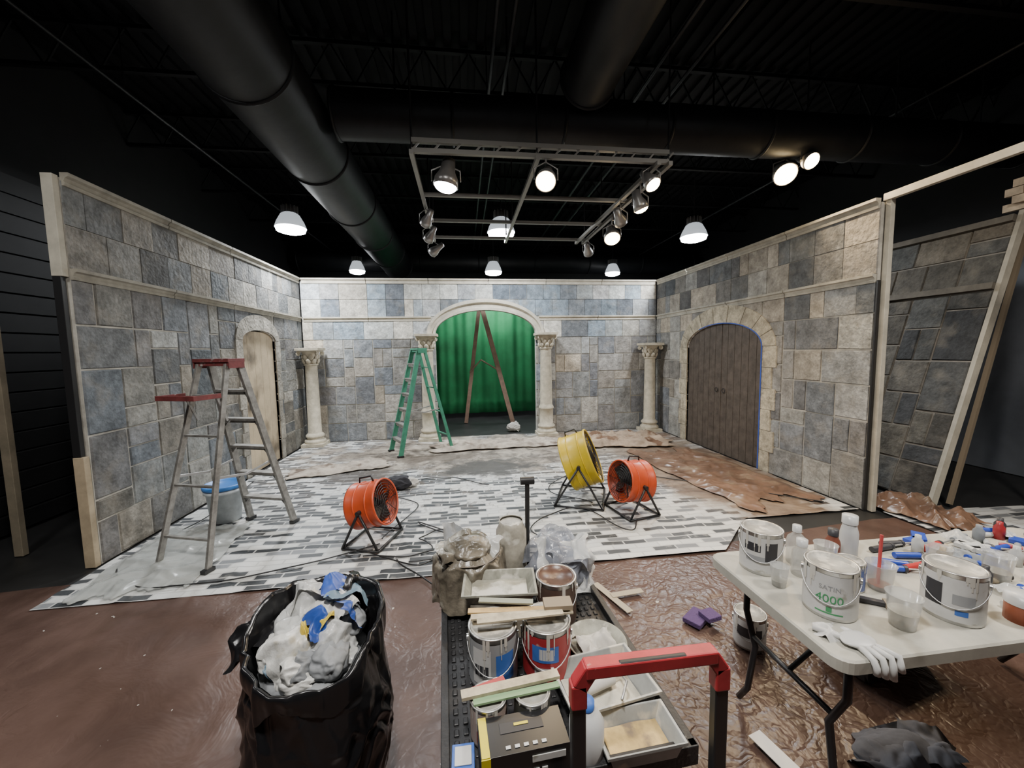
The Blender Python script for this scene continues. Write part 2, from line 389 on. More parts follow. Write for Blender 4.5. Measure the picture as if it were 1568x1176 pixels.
# ------------------------------------------------------------------ brick floor cloth
m=bpy.data.materials.new('brick_print_floor'); m.use_nodes=True; nt=m.node_tree; Nn=nt.nodes; L=nt.links; bs=Nn['Principled BSDF']
tc=Nn.new('ShaderNodeTexCoord')
br=Nn.new('ShaderNodeTexBrick'); br.inputs['Scale'].default_value=1; br.inputs['Brick Width'].default_value=.21; br.inputs['Row Height'].default_value=.072
br.inputs['Mortar Size'].default_value=.007; br.inputs['Color1'].default_value=(0,0,0,1); br.inputs['Color2'].default_value=(1,1,1,1); br.inputs['Mortar'].default_value=(.5,.5,.5,1); br.offset=.4; br.inputs['Bias'].default_value=0
L.new(tc.outputs['Object'],br.inputs['Vector'])
cr=Nn.new('ShaderNodeValToRGB'); e=cr.color_ramp; e.interpolation='CONSTANT'
e.elements[0].position=0; e.elements[0].color=(.035,.04,.045,1); e.elements[1].position=.95; e.elements[1].color=(.04,.045,.05,1)
for pz,cc in((.13,(.06,.065,.07,1)),(.22,(.17,.18,.19,1)),(.30,(.56,.57,.56,1)),(.42,(.64,.64,.62,1)),(.55,(.05,.055,.06,1)),(.62,(.56,.57,.55,1)),(.76,(.64,.64,.61,1)),(.84,(.20,.21,.22,1))):
    x=e.elements.new(pz); x.color=cc
L.new(br.outputs['Color'],cr.inputs['Fac'])
def mixn(a,bc,fac):
    mm=Nn.new('ShaderNodeMix'); mm.data_type='RGBA'; L.new(fac,mm.inputs['Factor']); L.new(a,mm.inputs[6])
    if isinstance(bc,tuple): mm.inputs[7].default_value=(*bc,1)
    else: L.new(bc,mm.inputs[7])
    return mm.outputs[2]
def math_(op,a,b_=None,c_=None):
    q=Nn.new('ShaderNodeMath'); q.operation=op
    for i,x in enumerate((a,b_,c_)):
        if x is None: continue
        if isinstance(x,(int,float)): q.inputs[i].default_value=x
        else: L.new(x,q.inputs[i])
    return q.outputs[0]
def nnoise(sc,det=7,dist=0):
    n=Nn.new('ShaderNodeTexNoise'); n.inputs['Scale'].default_value=sc; n.inputs['Detail'].default_value=det; n.inputs['Roughness'].default_value=.65; n.inputs['Distortion'].default_value=dist; L.new(tc.outputs['Object'],n.inputs['Vector']); return n.outputs['Fac']
def rng(x,a,b_,c_=0,d=1):
    mr=Nn.new('ShaderNodeMapRange'); mr.inputs['From Min'].default_value=a; mr.inputs['From Max'].default_value=b_; mr.inputs['To Min'].default_value=c_; mr.inputs['To Max'].default_value=d; L.new(x,mr.inputs['Value']); return mr.outputs['Result']
def blobmask(cx,cy,rx,ry,ns=1.2,na=1.2,soft=.25):
    mp=Nn.new('ShaderNodeMapping'); mp.inputs['Location'].default_value=(-cx/rx,-cy/ry,0); mp.inputs['Scale'].default_value=(1/rx,1/ry,0)
    L.new(tc.outputs['Object'],mp.inputs['Vector'])
    ln=Nn.new('ShaderNodeVectorMath'); ln.operation='LENGTH'; L.new(mp.outputs[0],ln.inputs[0])
    d=math_('ADD',ln.outputs['Value'],math_('MULTIPLY',math_('SUBTRACT',nnoise(ns),.5),na))
    return rng(d,1+soft,1-soft)
col=mixn(cr.outputs['Color'],(.44,.44,.43),math_('MULTIPLY',br.outputs['Fac'],.9))
wear=rng(nnoise(7),.56,.72); col=mixn(col,(.45,.44,.41),math_('MULTIPLY',wear,.5))
cr3=Nn.new('ShaderNodeValToRGB'); cr3.color_ramp.elements[0].position=.38; cr3.color_ramp.elements[0].color=(.10,.08,.062,1); cr3.color_ramp.elements[1].position=.62; cr3.color_ramp.elements[1].color=(.38,.33,.265,1); L.new(nnoise(3.2,9,.6),cr3.inputs['Fac'])
beige=blobmask(.6,6.8,3.3,1.3,1.8,2.4,.22)
col=mixn(col,cr3.outputs['Color'],math_('MULTIPLY',beige,.92))
brown=blobmask(3.35,5.0,.95,1.75,1.4,1.0,.14)
cr2=Nn.new('ShaderNodeValToRGB'); cr2.color_ramp.elements[0].position=.35; cr2.color_ramp.elements[0].color=(.085,.048,.030,1); cr2.color_ramp.elements[1].position=.68; cr2.color_ramp.elements[1].color=(.30,.22,.15,1); L.new(nnoise(2.5,8,.8),cr2.inputs['Fac'])
col=mixn(col,cr2.outputs['Color'],math_('MULTIPLY',brown,.95))
zone=blobmask(.4,5.9,3.3,1.9,1.2,.8,.3)
spk=math_('MULTIPLY',rng(nnoise(3.6,9,1.4),.54,.61),zone); col=mixn(col,(.055,.045,.038),math_('MULTIPLY',spk,.72))
spk2=math_('MULTIPLY',rng(nnoise(9,6,.5),.58,.64),zone); col=mixn(col,(.10,.08,.065),math_('MULTIPLY',spk2,.7))
col=mixn(col,(.045,.04,.037),math_('MULTIPLY',blobmask(.35,5.7,.65,.4,3.5,2.8,.25),.92))
col=mixn(col,(.06,.05,.042),math_('MULTIPLY',blobmask(-1.5,5.6,.5,.28,4,3,.3),.8))
col=mixn(col,(.08,.06,.045),math_('MULTIPLY',blobmask(-.5,6.4,.8,.25,4,3,.3),.7))
col=mixn(col,(.22,.13,.075),math_('MULTIPLY',blobmask(2.9,7.2,1.2,.6,2.2,1.8,.3),.75))
L.new(col,bs.inputs['Base Color']); bs.inputs['Roughness'].default_value=.55
bp=Nn.new('ShaderNodeBump'); bp.inputs['Strength'].default_value=.4; bp.inputs['Distance'].default_value=.02; L.new(nnoise(6,4,.5),bp.inputs['Height']); L.new(bp.outputs['Normal'],bs.inputs['Normal'])
M_brick=m
def pn(x,y,s,seed=0): return noise.noise(Vector((x*s,y*s,seed)))
def ridg(x,y,s,seed=0): return (1-abs(noise.noise(Vector((x*s,y*s,seed))))*2)
b=B('brick_pattern_floor_cloth')
def fc(u,v):
    x=-3.05+7.18*u; y0=2.95 if x<2.2 else min(3.5,2.95+.9*(x-2.2)) 
    y=y0+(7.95-y0)*v
    return (x,y,.008+.010*max(0,ridg(x,y,1.6,3)-.75)*4)
b.sheet(fc,160,110,M_brick); b.done()
b=B('brick_pattern_floor_cloth'); b.sheet(lambda u,v:(4.3+1.6*u,2.75+.65*v-.1*u,.012),20,8,M_brick); b.done()
# brown masking plastic
m=bpy.data.materials.new('brown_masking_plastic'); m.use_nodes=True; nt=m.node_tree; Nn=nt.nodes; L=nt.links; bs=Nn['Principled BSDF']
tc=Nn.new('ShaderNodeTexCoord'); bs.inputs['Roughness'].default_value=.36; bs.inputs['Specular IOR Level'].default_value=.45
nc=Nn.new('ShaderNodeTexNoise'); nc.inputs['Scale'].default_value=3.2; nc.inputs['Detail'].default_value=4; L.new(tc.outputs['Object'],nc.inputs['Vector'])
vm=Nn.new('ShaderNodeVectorMath'); vm.operation='MULTIPLY_ADD'; L.new(nc.outputs['Color'],vm.inputs[0]); vm.inputs[1].default_value=(.45,.45,.45); L.new(tc.outputs['Object'],vm.inputs[2])
def vedge(sc):
    v1=Nn.new('ShaderNodeTexVoronoi'); v1.feature='DISTANCE_TO_EDGE'; v1.inputs['Scale'].default_value=sc; L.new(vm.outputs[0],v1.inputs['Vector']); return rng(v1.outputs['Distance'],0,.22)
msk=math_('MAXIMUM',rng(nnoise(.9,3),.50,.68,0,.7),blobmask(1.5,2.2,1.5,1.2,1.5,1.0,.5))
hs=math_('ADD',math_('MULTIPLY',math_('ADD',math_('MULTIPLY',vedge(5.),.5),math_('MULTIPLY',vedge(13),.35)),msk),math_('ADD',math_('MULTIPLY',vedge(.8),.5),math_('MULTIPLY',nnoise(2.6,4,1.),1.1)))
bp=Nn.new('ShaderNodeBump'); bp.inputs['Strength'].default_value=.5; bp.inputs['Distance'].default_value=.015; L.new(hs,bp.inputs['Height']); L.new(bp.outputs['Normal'],bs.inputs['Normal'])
rgb=Nn.new('ShaderNodeRGB'); rgb.outputs[0].default_value=(.066,.039,.031,1)
cc=mixn(rgb.outputs[0],(.115,.072,.058),rng(nnoise(1.1,5),.4,.65))
cc=mixn(cc,(.45,.43,.40),rng(nnoise(16,2),.735,.745))
L.new(cc,bs.inputs['Base Color'])
M_plastic=m
b=B('brown_masking_sheet')
b.sheet(lambda u,v:(-4.2+9.9*u,-1.5+4.65*v+.15*math.sin(u*9)*v,.004+.010*max(0,ridg(-4.2+9.9*u,4.65*v,.8,1)-.8)*4-(.0 if v<.9 else .012*(v-.9)*10)),260,140,M_plastic); b.done()
# ------------------------------------------------------------------ right leaning flat and lumber
TL=Vector((.85,0,3.05)).normalized()
def PF(u,v,w_):
    n=Vector((-TL.z,0,TL.x)); q=Vector((4.97,u,0))+TL*v+n*w_; return (q.x,q.y,q.z)
b=B('stone_scenery_flat'); rnd=random.Random(21)
def bxf(bd,ua,ub,va,vb,wa,wb,m):
    vs=[PF(ua,va,wa),PF(ub,va,wa),PF(ub,vb,wa),PF(ua,vb,wa),PF(ua,va,wb),PF(ub,va,wb),PF(ub,vb,wb),PF(ua,vb,wb)]
    bd.addf(vs,[(0,3,2,1),(4,5,6,7),(0,1,5,4),(1,2,6,5),(2,3,7,6),(3,0,4,7)],m)
bxf(b,3.5,7.6,.03,3.2,-.04,0,M_mortar_shade)
palShade=[(.065,.064,.06),(.09,.088,.08),(.05,.051,.052),(.11,.105,.09)]  # stone colours darkened: the flat stands unlit, its shade is in the palette
stones(b,PF,3.5,7.6,.03,2.4,.19,palShade,.010,.014,rnd); stones(b,PF,3.5,7.6,2.47,3.15,.17,[(.13,.12,.10),(.09,.088,.08)],.008,.014,rnd)  # upper band colours carry the same painted shade
mdt=mat('shaded_tan_trim',(.15,.135,.11),.8,noise_s=6,noise_amt=.3)  # tan trim with the flat's shade put into its colour
bxf(b,3.5,7.6,2.4,2.47,0,.05,mdt); bxf(b,3.5,7.6,3.13,3.2,0,.06,mdt)
bxf(b,3.46,3.5,.02,3.25,-.07,.01,ML2)
b.beam((5.14,3.42,.03),(5.96,3.48,3.1),.035,.04,mat('dark_lumber',(.2,.16,.11),.7))
b.done()
b=B('foam_brick_panel'); mf=mat('white_brick_foam',(.60,.50,.38),.9,noise_s=8,noise_amt=.3)
for i in range(3):
    for j in range(4): b.box((5.86+.01*R.random(),3.05+.15*j+(i%2)*.06,3.26+.085*i),(.05,.14,.078),mf)
b.box((5.93,3.3,3.2),(.06,.75,.08),mf)
b.beam((6.05,3.3,3.2),(6.05,3.3,0),.04,.04,MATS['dark_lumber']); b.box((6.0,3.3,3.2),(.1,.04,.06),MATS['dark_lumber'])
b.done()
b=B('lumber_stud')
b.box((-3.98,3.85,1.3),(.07,.05,2.6),mat('dull_lumber',(.20,.17,.12),.8,noise_s=5)); b.done(bevel=.003)
b=B('lumber_stud'); b.box((-4.3,3.0,1.3),(.05,.09,2.6),MATS['dark_lumber']); b.done(bevel=.003)
# ------------------------------------------------------------------ ceiling services
def duct(x0,y0,x1,y1,z,rad,n):
    b=B('ventilation_duct'); p0=Vector((x0,y0,z));p1=Vector((x1,y1,z))
    b.cyl(p0,p1,rad,M_duct,seg=40)
    d=(p1-p0)
    T_=d.to_track_quat('Z','Y').to_matrix().to_4x4()
    for i in range(n+1):
        q=p0+d*(i/n); Tq=Matrix.Translation(q)@T_; b.torus(Tq,rad,.018,M_duct,40)
    for i in range(n):
        q=p0+d*((i+.5)/n); b.cyl(q+Vector((0,0,rad*.9)),(q.x,q.y,CEIL),.01,M_duct,seg=6)
    return b
duct(-1.62,-2.5,-1.68,10.9,4.1,.37,9).done()
duct(-1.2,4.3,6.9,4.2,4.16,.23,7).done()
duct(1.38,-2.5,1.30,3.95,4.42,.27,4).done()
duct(-4.3,11.3,6.9,11.3,4.3,.3,7).done()
b=B('ceiling_joist')
for i in range(9):
    y=-1.5+1.55*i
    for z in(4.7,5.12): b.box((1.3,y,z),(13,.05,.04),M_joist)
    for k in range(26):
        x=-5.1+k*.5; b.beam((x,y,4.7),(x+.25,y,5.12),.016,.016,M_joist); b.beam((x+.25,y,5.12),(x+.5,y,4.7),.016,.016,M_joist)
b.done()
b=B('conduit_pipe'); mpipe=mat('dark_conduit',(.012,.012,.014),.5,.2)
for x,z in((.35,4.55),(.5,4.55),(2.0,4.55),(2.35,4.55),(-3.4,4.5),(5.2,4.5)): b.cyl((x,-2.8,z),(x,11.8,z),.018,mpipe,seg=8)
for x in(.35,2.0,-3.4,5.2):
    for y in(0,4.7,9.3): b.cyl((x,y,z),(x,y,CEIL),.008,mpipe,seg=6)
b.cyl((5.0,2.6,3.75),(5.9,2.4,3.75),.02,M_steel,seg=8); b.cyl((5.45,2.5,3.75),(5.45,2.5,4.6),.01,mpipe,seg=6)
b.done()
# lighting grid
b=B('lighting_grid'); mg_=mat('grid_steel',(.26,.25,.23),.45,.4)
def strut(a,c): b.beam(a,c,.04,.04,mg_,side=(0,0,1))
x0,x1=-.42,2.08; zs=3.6
strut((x0,3.8,zs),(x1,3.8,zs)); strut((x0,3.8,zs+.09),(x1,3.8,zs+.09))
for i in range(14): b.beam((x0+i*.19,3.8,zs),(x0+i*.19+.08,3.8,zs+.09),.015,.015,mg_)
for y in(4.8,5.7,6.5): strut((x0,y,zs),(x1,y,zs))
for x in(x0,.75,x1): strut((x,3.75,zs-.03),(x,6.6,zs-.03))
strut((x1-.12,3.75,zs-.03),(x1-.12,6.6,zs-.03))
for x in(x0,.75,x1):
    for y in(3.8,5.7,6.5): b.cyl((x,y,zs),(x,y,CEIL),.010,mpipe,seg=6)
b.done()
WARM=(1,.76,.48); COOL=(.93,.965,1.); NEU=(1,.95,.89)
E_c=mat('lamp_face_cool',(1,1,1),emit=((.95,.98,1),40)); E_w=mat('lamp_face_warm',(1,.8,.5),emit=((1,.74,.40),34)); E_n=mat('lamp_face_off',(.4,.4,.4),.3)
mcan=mat('lamp_housing',(.35,.34,.33),.35,.7); mref=mat('prismatic_acrylic_reflector',(.5,.52,.55),.3,emit=((.85,.93,1),.6))
def can(x,y,z,target,kind,energy,hang,L_=.2,rad=.075,spot=1.5):
    b=B('spotlight'); d=(Vector(target)-Vector((x,y,z))).normalized(); T_=d.to_track_quat('Z','Y').to_matrix().to_4x4(); T_.translation=(x,y,z)
    b.lathe([(.001,-L_*.9),(rad*.5,-L_*.85),(rad*.62,-L_*.4),(rad*.95,-L_*.1),(rad,L_*.2),(rad*.92,L_*.2),(rad*.85,L_*.1),(.001,L_*.1)],mcan,T_,24)
    face={'w':E_w,'c':E_c,'n':E_n}[kind]
    b.lathe([(rad*.90*math.cos(q),L_*.17+rad*.5*math.sin(q)) for q in [pi/2*i/6 for i in range(7)]],face,T_,24)
    b.tube([(x-rad*1.15,y,z),(x-rad*1.15,y,z+.1),(x,y,z+.16),(x+rad*1.15,y,z+.1),(x+rad*1.15,y,z)],.007,mcan)
    b.cyl((x,y,z+.15),(x,y,hang),.010,mcan if hang<4 else mpipe,seg=8)
    o=b.done(recalc=False)
    if kind!='n':
        lp=Vector((x,y,z))+d*(L_*.2+rad*.6)
        lightchild('spot_beam','SPOT',lp,energy,WARM if kind=='w' else COOL,o,.06,target,spot,.7)
    return o
can(-.12,3.95,3.40,(-.7,4.0,0),'c',120,3.57,.24,.12,2.3)
can(.83,3.78,3.38,(.3,2.2,1.8),'w',85,3.57,.24,.10,1.9)
can(1.93,3.85,3.42,(2.4,2.9,2.0),'w',85,3.57,.2,.08,1.8)
can(1.98,4.2,3.32,(3.0,4.4,1),'w',90,3.55,.2,.08,1.8)
can(1.98,4.75,3.34,(4.1,7,1),'n',0,3.55,.2,.08)
can(2.05,5.2,3.28,(1.8,3.9,1.5),'w',100,3.57,.24,.11,1.9)
can(-.42,5.1,3.38,(-2,7,1),'n',0,3.55,.2,.07); can(-.42,5.5,3.3,(-2,7,1),'n',0,3.55,.2,.07); can(-.42,6.3,3.32,(-2.4,7,2),'n',0,3.55,.22,.075)
can(2.08,6.3,3.35,(3,8,2),'n',0,3.55,.2,.08)
can(3.85,4.35,3.80,(3.3,2.6,2.2),'w',190,4.0,.2,.13,2.2)
can(3.98,4.15,3.86,(4.0,2.4,2.6),'w',120,4.0,.2,.09,2.0)
def bay(x,y,z,energy,col=COOL,sz=.24,nm='high_bay_lamp'):
    b=B(nm)
    b.lathe([(.05,.34),(.09,.33),(.10,.22)],mcan,seg=28)
    b.lathe([(.10,.22),(sz*.6,.19),(sz*.85,.08),(sz,-.02),(sz*.97,-.02),(sz*.8,.06),(.02,.14)],mref,seg=28)
    b.lathe([(sz*.95,-.02),(sz*.90,-.07),(sz*.6,-.095),(.001,-.10)],E_c,None,28)
    for i in range(12):
        a=2*pi*i/12; b.box((.11*math.cos(a),.11*math.sin(a),.27),(.04,.008,.12),mcan,rot=Matrix.Rotation(a,4,'Z'))
    b.cyl((0,0,.32),(0,0,CEIL-z),.01,mpipe,seg=6)
    o=b.done((x,y,z),recalc=False); C.view_layer.update()
    lightchild('bay_light','AREA',(x,y,z-.12),energy,col,o,sz*1.7)
bay(-2.78,7.0,3.86,165); bay(4.3,6.9,3.82,150); bay(.70,6.8,3.80,115)
bay(.78,9.6,3.70,60,sz=.21); bay(4.2,10.6,3.9,40,sz=.21); bay(-2.66,10.6,3.9,30,sz=.2)
bay(-.2,.4,4.0,150,NEU); bay(3.4,.8,4.0,150,(1,.91,.80)); bay(-3.0,1.4,4.0,28,NEU)
# ------------------------------------------------------------------ ladders
def ladder(name,loc,rz,h,spread,wt,wb,nstep,mr_,ms,mc,shelf=False,rw=.03,rd=.065):
    b=B(name); ys=spread/2
    def fp(sx,t,side):
        wd=(wb+(wt-wb)*t)/2*sx; return Vector((wd,side*(ys*(1-t)+.05*t),h*t))
    for sx in(-1,1):
        b.beam(fp(sx,0.012,1),fp(sx,.98,1),rw,rd,mr_); b.beam(fp(sx*.94,0.012,-1),fp(sx*.94,.98,-1),rw*.8,rd*.7,mr_)
        for sd in(1,-1): 
            q=fp(sx*(1 if sd==1 else .94),0,sd); b.box((q.x,q.y,.015),(rw*1.7,rd*1.4,.03),M_blkplas)
        for tt in(.42,):
            a=fp(sx*.97,tt,1);c=fp(sx*.92,tt,-1);mdp=(a+c)/2-Vector((0,0,.05)); b.beam(a,mdp,.006,.022,M_steel);b.beam(mdp,c,.006,.022,M_steel)
    for i in range(1,nstep+1):
        t=i/(nstep+1)
        a=fp(-1,t,1);c=fp(1,t,1); b.beam(a,c,.08,.022,ms,side=(0,1,0))
        b.beam(a+Vector((0.01,.03,-.03)),c+Vector((-.01,.03,-.03)),.004,.03,ms,side=(0,1,0))
        for e_,s_ in((a,1),(c,-1)): b.beam(e_+Vector((s_*.07,0,0)),e_+Vector((0,0,-.08)),.02,.005,ms,side=(0,1,0))
    for t in(.14,.38,.62,.82): b.beam(fp(-.94,t,-1),fp(.94,t,-1),.028,.018,mr_,side=(0,1,0))
    b.box((0,0,h),(wt+.07,.17,.03),mc); b.box((0,0,h-.03),(wt+.03,.14,.04),mc)
    for sx in(-1,1): b.box((sx*(wt/2+.03),0,h-.035),(.012,.16,.07),mc)
    if shelf:
        z=h-.31; y=-ys*.22-.19
        b.box((0,y,z),(wt+.06,.23,.018),mc)
        for sx in(-1,1): b.box((sx*(wt/2+.03),y,z+.012),(.012,.24,.04),mc); b.beam((sx*(wt/2+.01),y+.10,z),(sx*(wt/2+.0),-.1,z-.22),.008,.02,M_steel)
        b.box((0,y-.115,z+.012),(wt+.06,.012,.04),mc)
    b.done(loc,rz,bevel=.002)
M_redcap=mat('dark_red_plastic',(.15,.035,.035),.5,noise_s=12,noise_amt=.4,stain=(9,.62,(.4,.38,.36)))
ladder('aluminum_step_ladder',(-2.19,3.79,0.012),math.radians(-18),1.70,.93,.31,.53,5,M_alu,M_alu,M_redcap,True)
M_grn=mat('green_fiberglass',(.045,.21,.13),.45,noise_s=10,noise_amt=.25)
ladder('fiberglass_step_ladder',(-.78,6.95,0.012),math.radians(117),1.80,.95,.30,.52,6,M_grn,M_alu,M_grn,False,.035,.075)
# ------------------------------------------------------------------ fans
def fan(name,loc,rad,L_,axis,mcol,zc):
    b=B(name); ax=Vector(axis).normalized(); side=Vector((0,0,1)).cross(ax).normalized(); up=ax.cross(side)
    T_=Matrix((side,up,ax)).transposed().to_4x4(); T_.translation=(0,0,zc)
    b.lathe([(rad*.9,-L_/2),(rad*1.03,-L_/2),(rad*1.04,-L_/2+.015),(rad,-L_/2+.03),(rad,L_/2-.03),(rad*1.04,L_/2-.015),(rad*1.03,L_/2),(rad*.97,L_/2),(rad*.96,-L_/2+.02)],mcol,T_,44)
    for zz in(-L_*.2,L_*.2): b.torus(T_@Matrix.Translation((0,0,zz)),rad,.008,mcol,44)
    mgx=M_blkplas
    for zz in(L_/2-.01,-L_/2+.01):
        for k in range(1,9): b.torus(T_@Matrix.Translation((0,0,zz+.015*(1-k/9)*(1 if zz>0 else -1))),rad*k/8.4,.0026 if rad<.28 else .0036,mgx,36,5)
        for k in range(8):
            a=2*pi*k/8; b.tube([(rad*.12*math.cos(a),rad*.12*math.sin(a),zz),(rad*.97*math.cos(a),rad*.97*math.sin(a),zz)],.003,mgx,T_,6)
    b.cyl((0,0,-L_*.45),(0,0,L_*.1),rad*.26,mgx,M=T_,seg=20); b.cyl((0,0,L_*.1),(0,0,L_*.42),rad*.15,mgx,r1=rad*.1,M=T_,seg=16)
    mb=mat('fan_blade',(.04,.04,.04),.4,.5)
    for k in range(5):
        a=2*pi*k/5; Tb=T_@Matrix.Rotation(a,4,'Z')@Matrix.Translation((rad*.53,0,L_*.2))@Matrix.Rotation(.55,4,'X')
        b.box((0,0,0),(rad*.75,rad*.55,.006),mb,Tb)
    fw=Vector((ax.x,ax.y,0)).normalized(); ps=rad*1.1
    for s_ in(-1,1):
        pv=Vector((0,0,zc))+side*s_*ps
        b.cyl(pv-side*s_*.05,pv+side*s_*.02,.02,mgx,seg=12)
        f1=side*s_*ps*1.0+fw*rad*.85+Vector((0,0,.014)); f2=side*s_*ps*1.0-fw*rad*.85+Vector((0,0,.014))
        b.tube([f1+Vector((0,0,0)),f1*.98,pv*.5+f1*.5,pv],.012,mgx); b.tube([f2,pv*.5+f2*.5,pv],.012,mgx)
        b.tube([f1,f2],.012,mgx)
    for k in(-1,1): b.tube([side*ps+fw*rad*.85*k+Vector((0,0,.014)),side*-ps+fw*rad*.85*k+Vector((0,0,.014))],.012,mgx)
    b.tube([up*rad*1.0+ax*-.07+Vector((0,0,zc)),up*(rad+.05)+ax*-.06+Vector((0,0,zc)),up*(rad+.05)+ax*.06+Vector((0,0,zc)),up*rad+ax*.07+Vector((0,0,zc))],.009,mgx)
    b.done(loc)
M_or=mat('orange_fan_paint',(.55,.075,.022),.4,noise_s=6,noise_amt=.15)
fan('drum_fan',(-.88,3.62,.012),.205,.30,(.92,-.30,.22),M_or,.35)
fan('drum_fan',(1.75,3.86,.012),.215,.30,(-.97,-.22,.12),M_or,.33)
fan('drum_fan',(1.33,4.30,.012),.31,.32,(.90,-.36,.38),mat('yellow_fan_paint',(.58,.42,.015),.4,noise_s=6,noise_amt=.12),.46)
# cords
b=B('power_cord'); 
def cord(pts,n=40,rr=.006,wob=.12,sd=0,z=.028):
    P_=[]
    for i in range(n*(len(pts)-1)+1):
        t=i/n; k=min(int(t),len(pts)-2); q=t-k
        p0=pts[max(k-1,0)];p1=pts[k];p2=pts[k+1];p3=pts[min(k+2,len(pts)-1)]
        c=[.5*((2*p1[a])+(-p0[a]+p2[a])*q+(2*p0[a]-5*p1[a]+4*p2[a]-p3[a])*q*q+(-p0[a]+3*p1[a]-3*p2[a]+p3[a])*q**3) for a in(0,1)]
        P_.append((c[0]+wob*.4*pn(t*1.7,sd,1,sd),c[1]+wob*.4*pn(t*1.7,sd,1,sd+5),z))
    b.tube(P_,rr,M_blkplas,seg=6)
cord([(-.9,3.4),(-.4,3.1),(-.1,3.5),(-.5,3.9),(.3,3.2),(.9,3.15),(.6,3.6),(1.2,4.0),(1.5,3.4),(1.7,3.6)],sd=1)
cord([(-.8,3.5),(-1.6,3.15),(-2.4,3.1),(-2.9,3.5),(-2.8,4.5),(-2.9,5.6)],sd=2)
cord([(-.8,3.6),(-.6,4.4),(-1.2,5.0),(-.4,5.3),(.3,4.9)],sd=3)
cord([(1.4,4.1),(1.0,4.6),(1.6,5.2),(2.4,4.9),(3.2,4.3),(3.9,3.7)],sd=4)
cord([(-.6,3.2),(-.2,2.75),(.2,2.6),(-.1,2.4)],sd=6)
cord([(-.9,3.3),(-.5,3.25),(-.3,3.35),(-.45,3.55),(-.2,3.7),(.1,3.4),(-.1,3.2),(-.5,3.15)],sd=9)
b.done()
# bucket
b=B('plastic_bucket'); mw_=mat('milky_plastic',(.56,.60,.62),.4,noise_s=12,noise_amt=.2)
b.lathe([(.001,0.0),(.135,0),(.165,.36),(.172,.36),(.172,.34),(.18,.34),(.18,.31),(.165,.31)],mw_,seg=32); ml=mat('blue_lid',(.05,.22,.62),.4)
b.lathe([(.175,.355),(.188,.355),(.190,.385),(.178,.395),(.170,.380),(.001,.380)],ml,seg=32)
b.tube([(.175,0,.33)]+[(.18*math.cos(a),.02+.03*math.sin(a),.33-.2*math.sin(a)) for a in [pi*i/12 for i in range(1,12)]]+[(-.175,0,.33)],.003,M_steel)
b.done((-2.55,4.33,.02))
b=B('crumpled_dark_rag'); mdr=mat('dark_rag',(.03,.03,.035),.9); b.blob((0,0,.07),(.17,.11,.09),mdr,seed=2,flat=-.06); b.blob((.13,.03,.06),(.10,.07,.07),mwc,seed=8,flat=-.05); b.blob((-.16,.08,.05),(.12,.05,.05),mdr,seed=5,flat=-.045); b.done((-.86,5.0,.015))
def dropcloth(name,cx,cy,wx,wy,ang,m,amp,sd,nx=110,ny=70,fr=2.2):
    b=B(name); ca,sa=math.cos(ang),math.sin(ang)
    def fn(u,v):
        x=(u-.5)*wx*(1+.18*pn(v*4,sd,1,sd)+.05*pn(v*14,sd,1,sd)); y=(v-.5)*wy*(1+.35*pn(u*4,sd,1,sd+3)+.1*pn(u*15,sd,1,sd+3))
        e=min(u,1-u,v,1-v)*8; e=min(1,e); q=Vector((x*fr,y*fr*1.5,sd))
        z=.022+amp*(.2+.8*e)*(max(0,1-vor(q+noise.noise_vector(q*.7)*.5)*1.3)*.6+.3*max(0,1-vor(q*2.3)*1.5)+.25*max(0,noise.noise(q*.6)))
        return (cx+x*ca-y*sa,cy+x*sa+y*ca,z)
    b.sheet(fn,nx,ny,m); return b.done(solid=.003)
M_can=mat('canvas_dropcloth',(.33,.25,.18),.9,noise_s=4,noise_amt=.45,stain=(3,.53,(.15,.085,.05)))
M_brp=mat('brown_poly_dropcloth',(.17,.10,.065),.32,noise_s=3,noise_amt=.5,stain=(2.5,.56,(.33,.25,.17),.15,.8))
M_pd=mat('pale_dropcloth',(.38,.33,.27),.9,noise_s=4,noise_amt=.4,stain=(3.5,.53,(.14,.105,.08),.12))
dropcloth('canvas_drop_cloth',2.85,6.95,1.8,1.1,-.12,M_can,.14,3)
dropcloth('canvas_drop_cloth',.6,7.05,2.4,.65,.03,M_pd,.09,9,130,60)
dropcloth('canvas_drop_cloth',-1.9,6.0,1.4,.5,.3,M_pd,.07,13)
dropcloth('brown_poly_drop_cloth',3.38,4.95,1.15,2.3,.10,M_brp,.045,25,90,150)
dropcloth('brown_poly_drop_cloth',4.62,3.3,.55,.8,.1,M_brp,.14,5)
dropcloth('clear_poly_drop_cloth',-2.55,3.6,.8,1.1,.1,mat('clear_poly',(.5,.52,.5),.25,alpha=.5),.05,17)
# ------------------------------------------------------------------ trash bag
M_bag=mat('black_bin_bag',(.007,.007,.008),.26,bump=.25,bump_s=11,bump_detail=3)
b=B('trash_bag'); Hh=.72
def bagfn(u,v):
    a=2*pi*u
    z=Hh*v
    rr=.215+.04*math.sin(pi*min(1,v*1.1))
    if v<.12: rr*=.72+.28*math.sqrt(max(0,1-(1-v/.12)**2))
    ca,sa=math.cos(a),math.sin(a)
    n=noise.noise(Vector((ca*1.6,sa*1.6,v*1.6)))
    q=Vector((ca*1.6,sa*1.6,v*2.8)); wv=noise.noise_vector(q*1.1)*.6
    e1=vor(q+wv); e2=vor(q*2.1+wv*1.5+Vector((5,5,5)))
    rr*=1+.12*n-.10*e1-.04*e2+.06
    ztop=z+(.04*noise.noise(Vector((ca*1.5,sa*1.5,7))))*v+.085*v*v*sa
    return (rr*ca*1.02,rr*sa*.98,max(.002,ztop))
b.sheet(bagfn,260,120,M_bag)
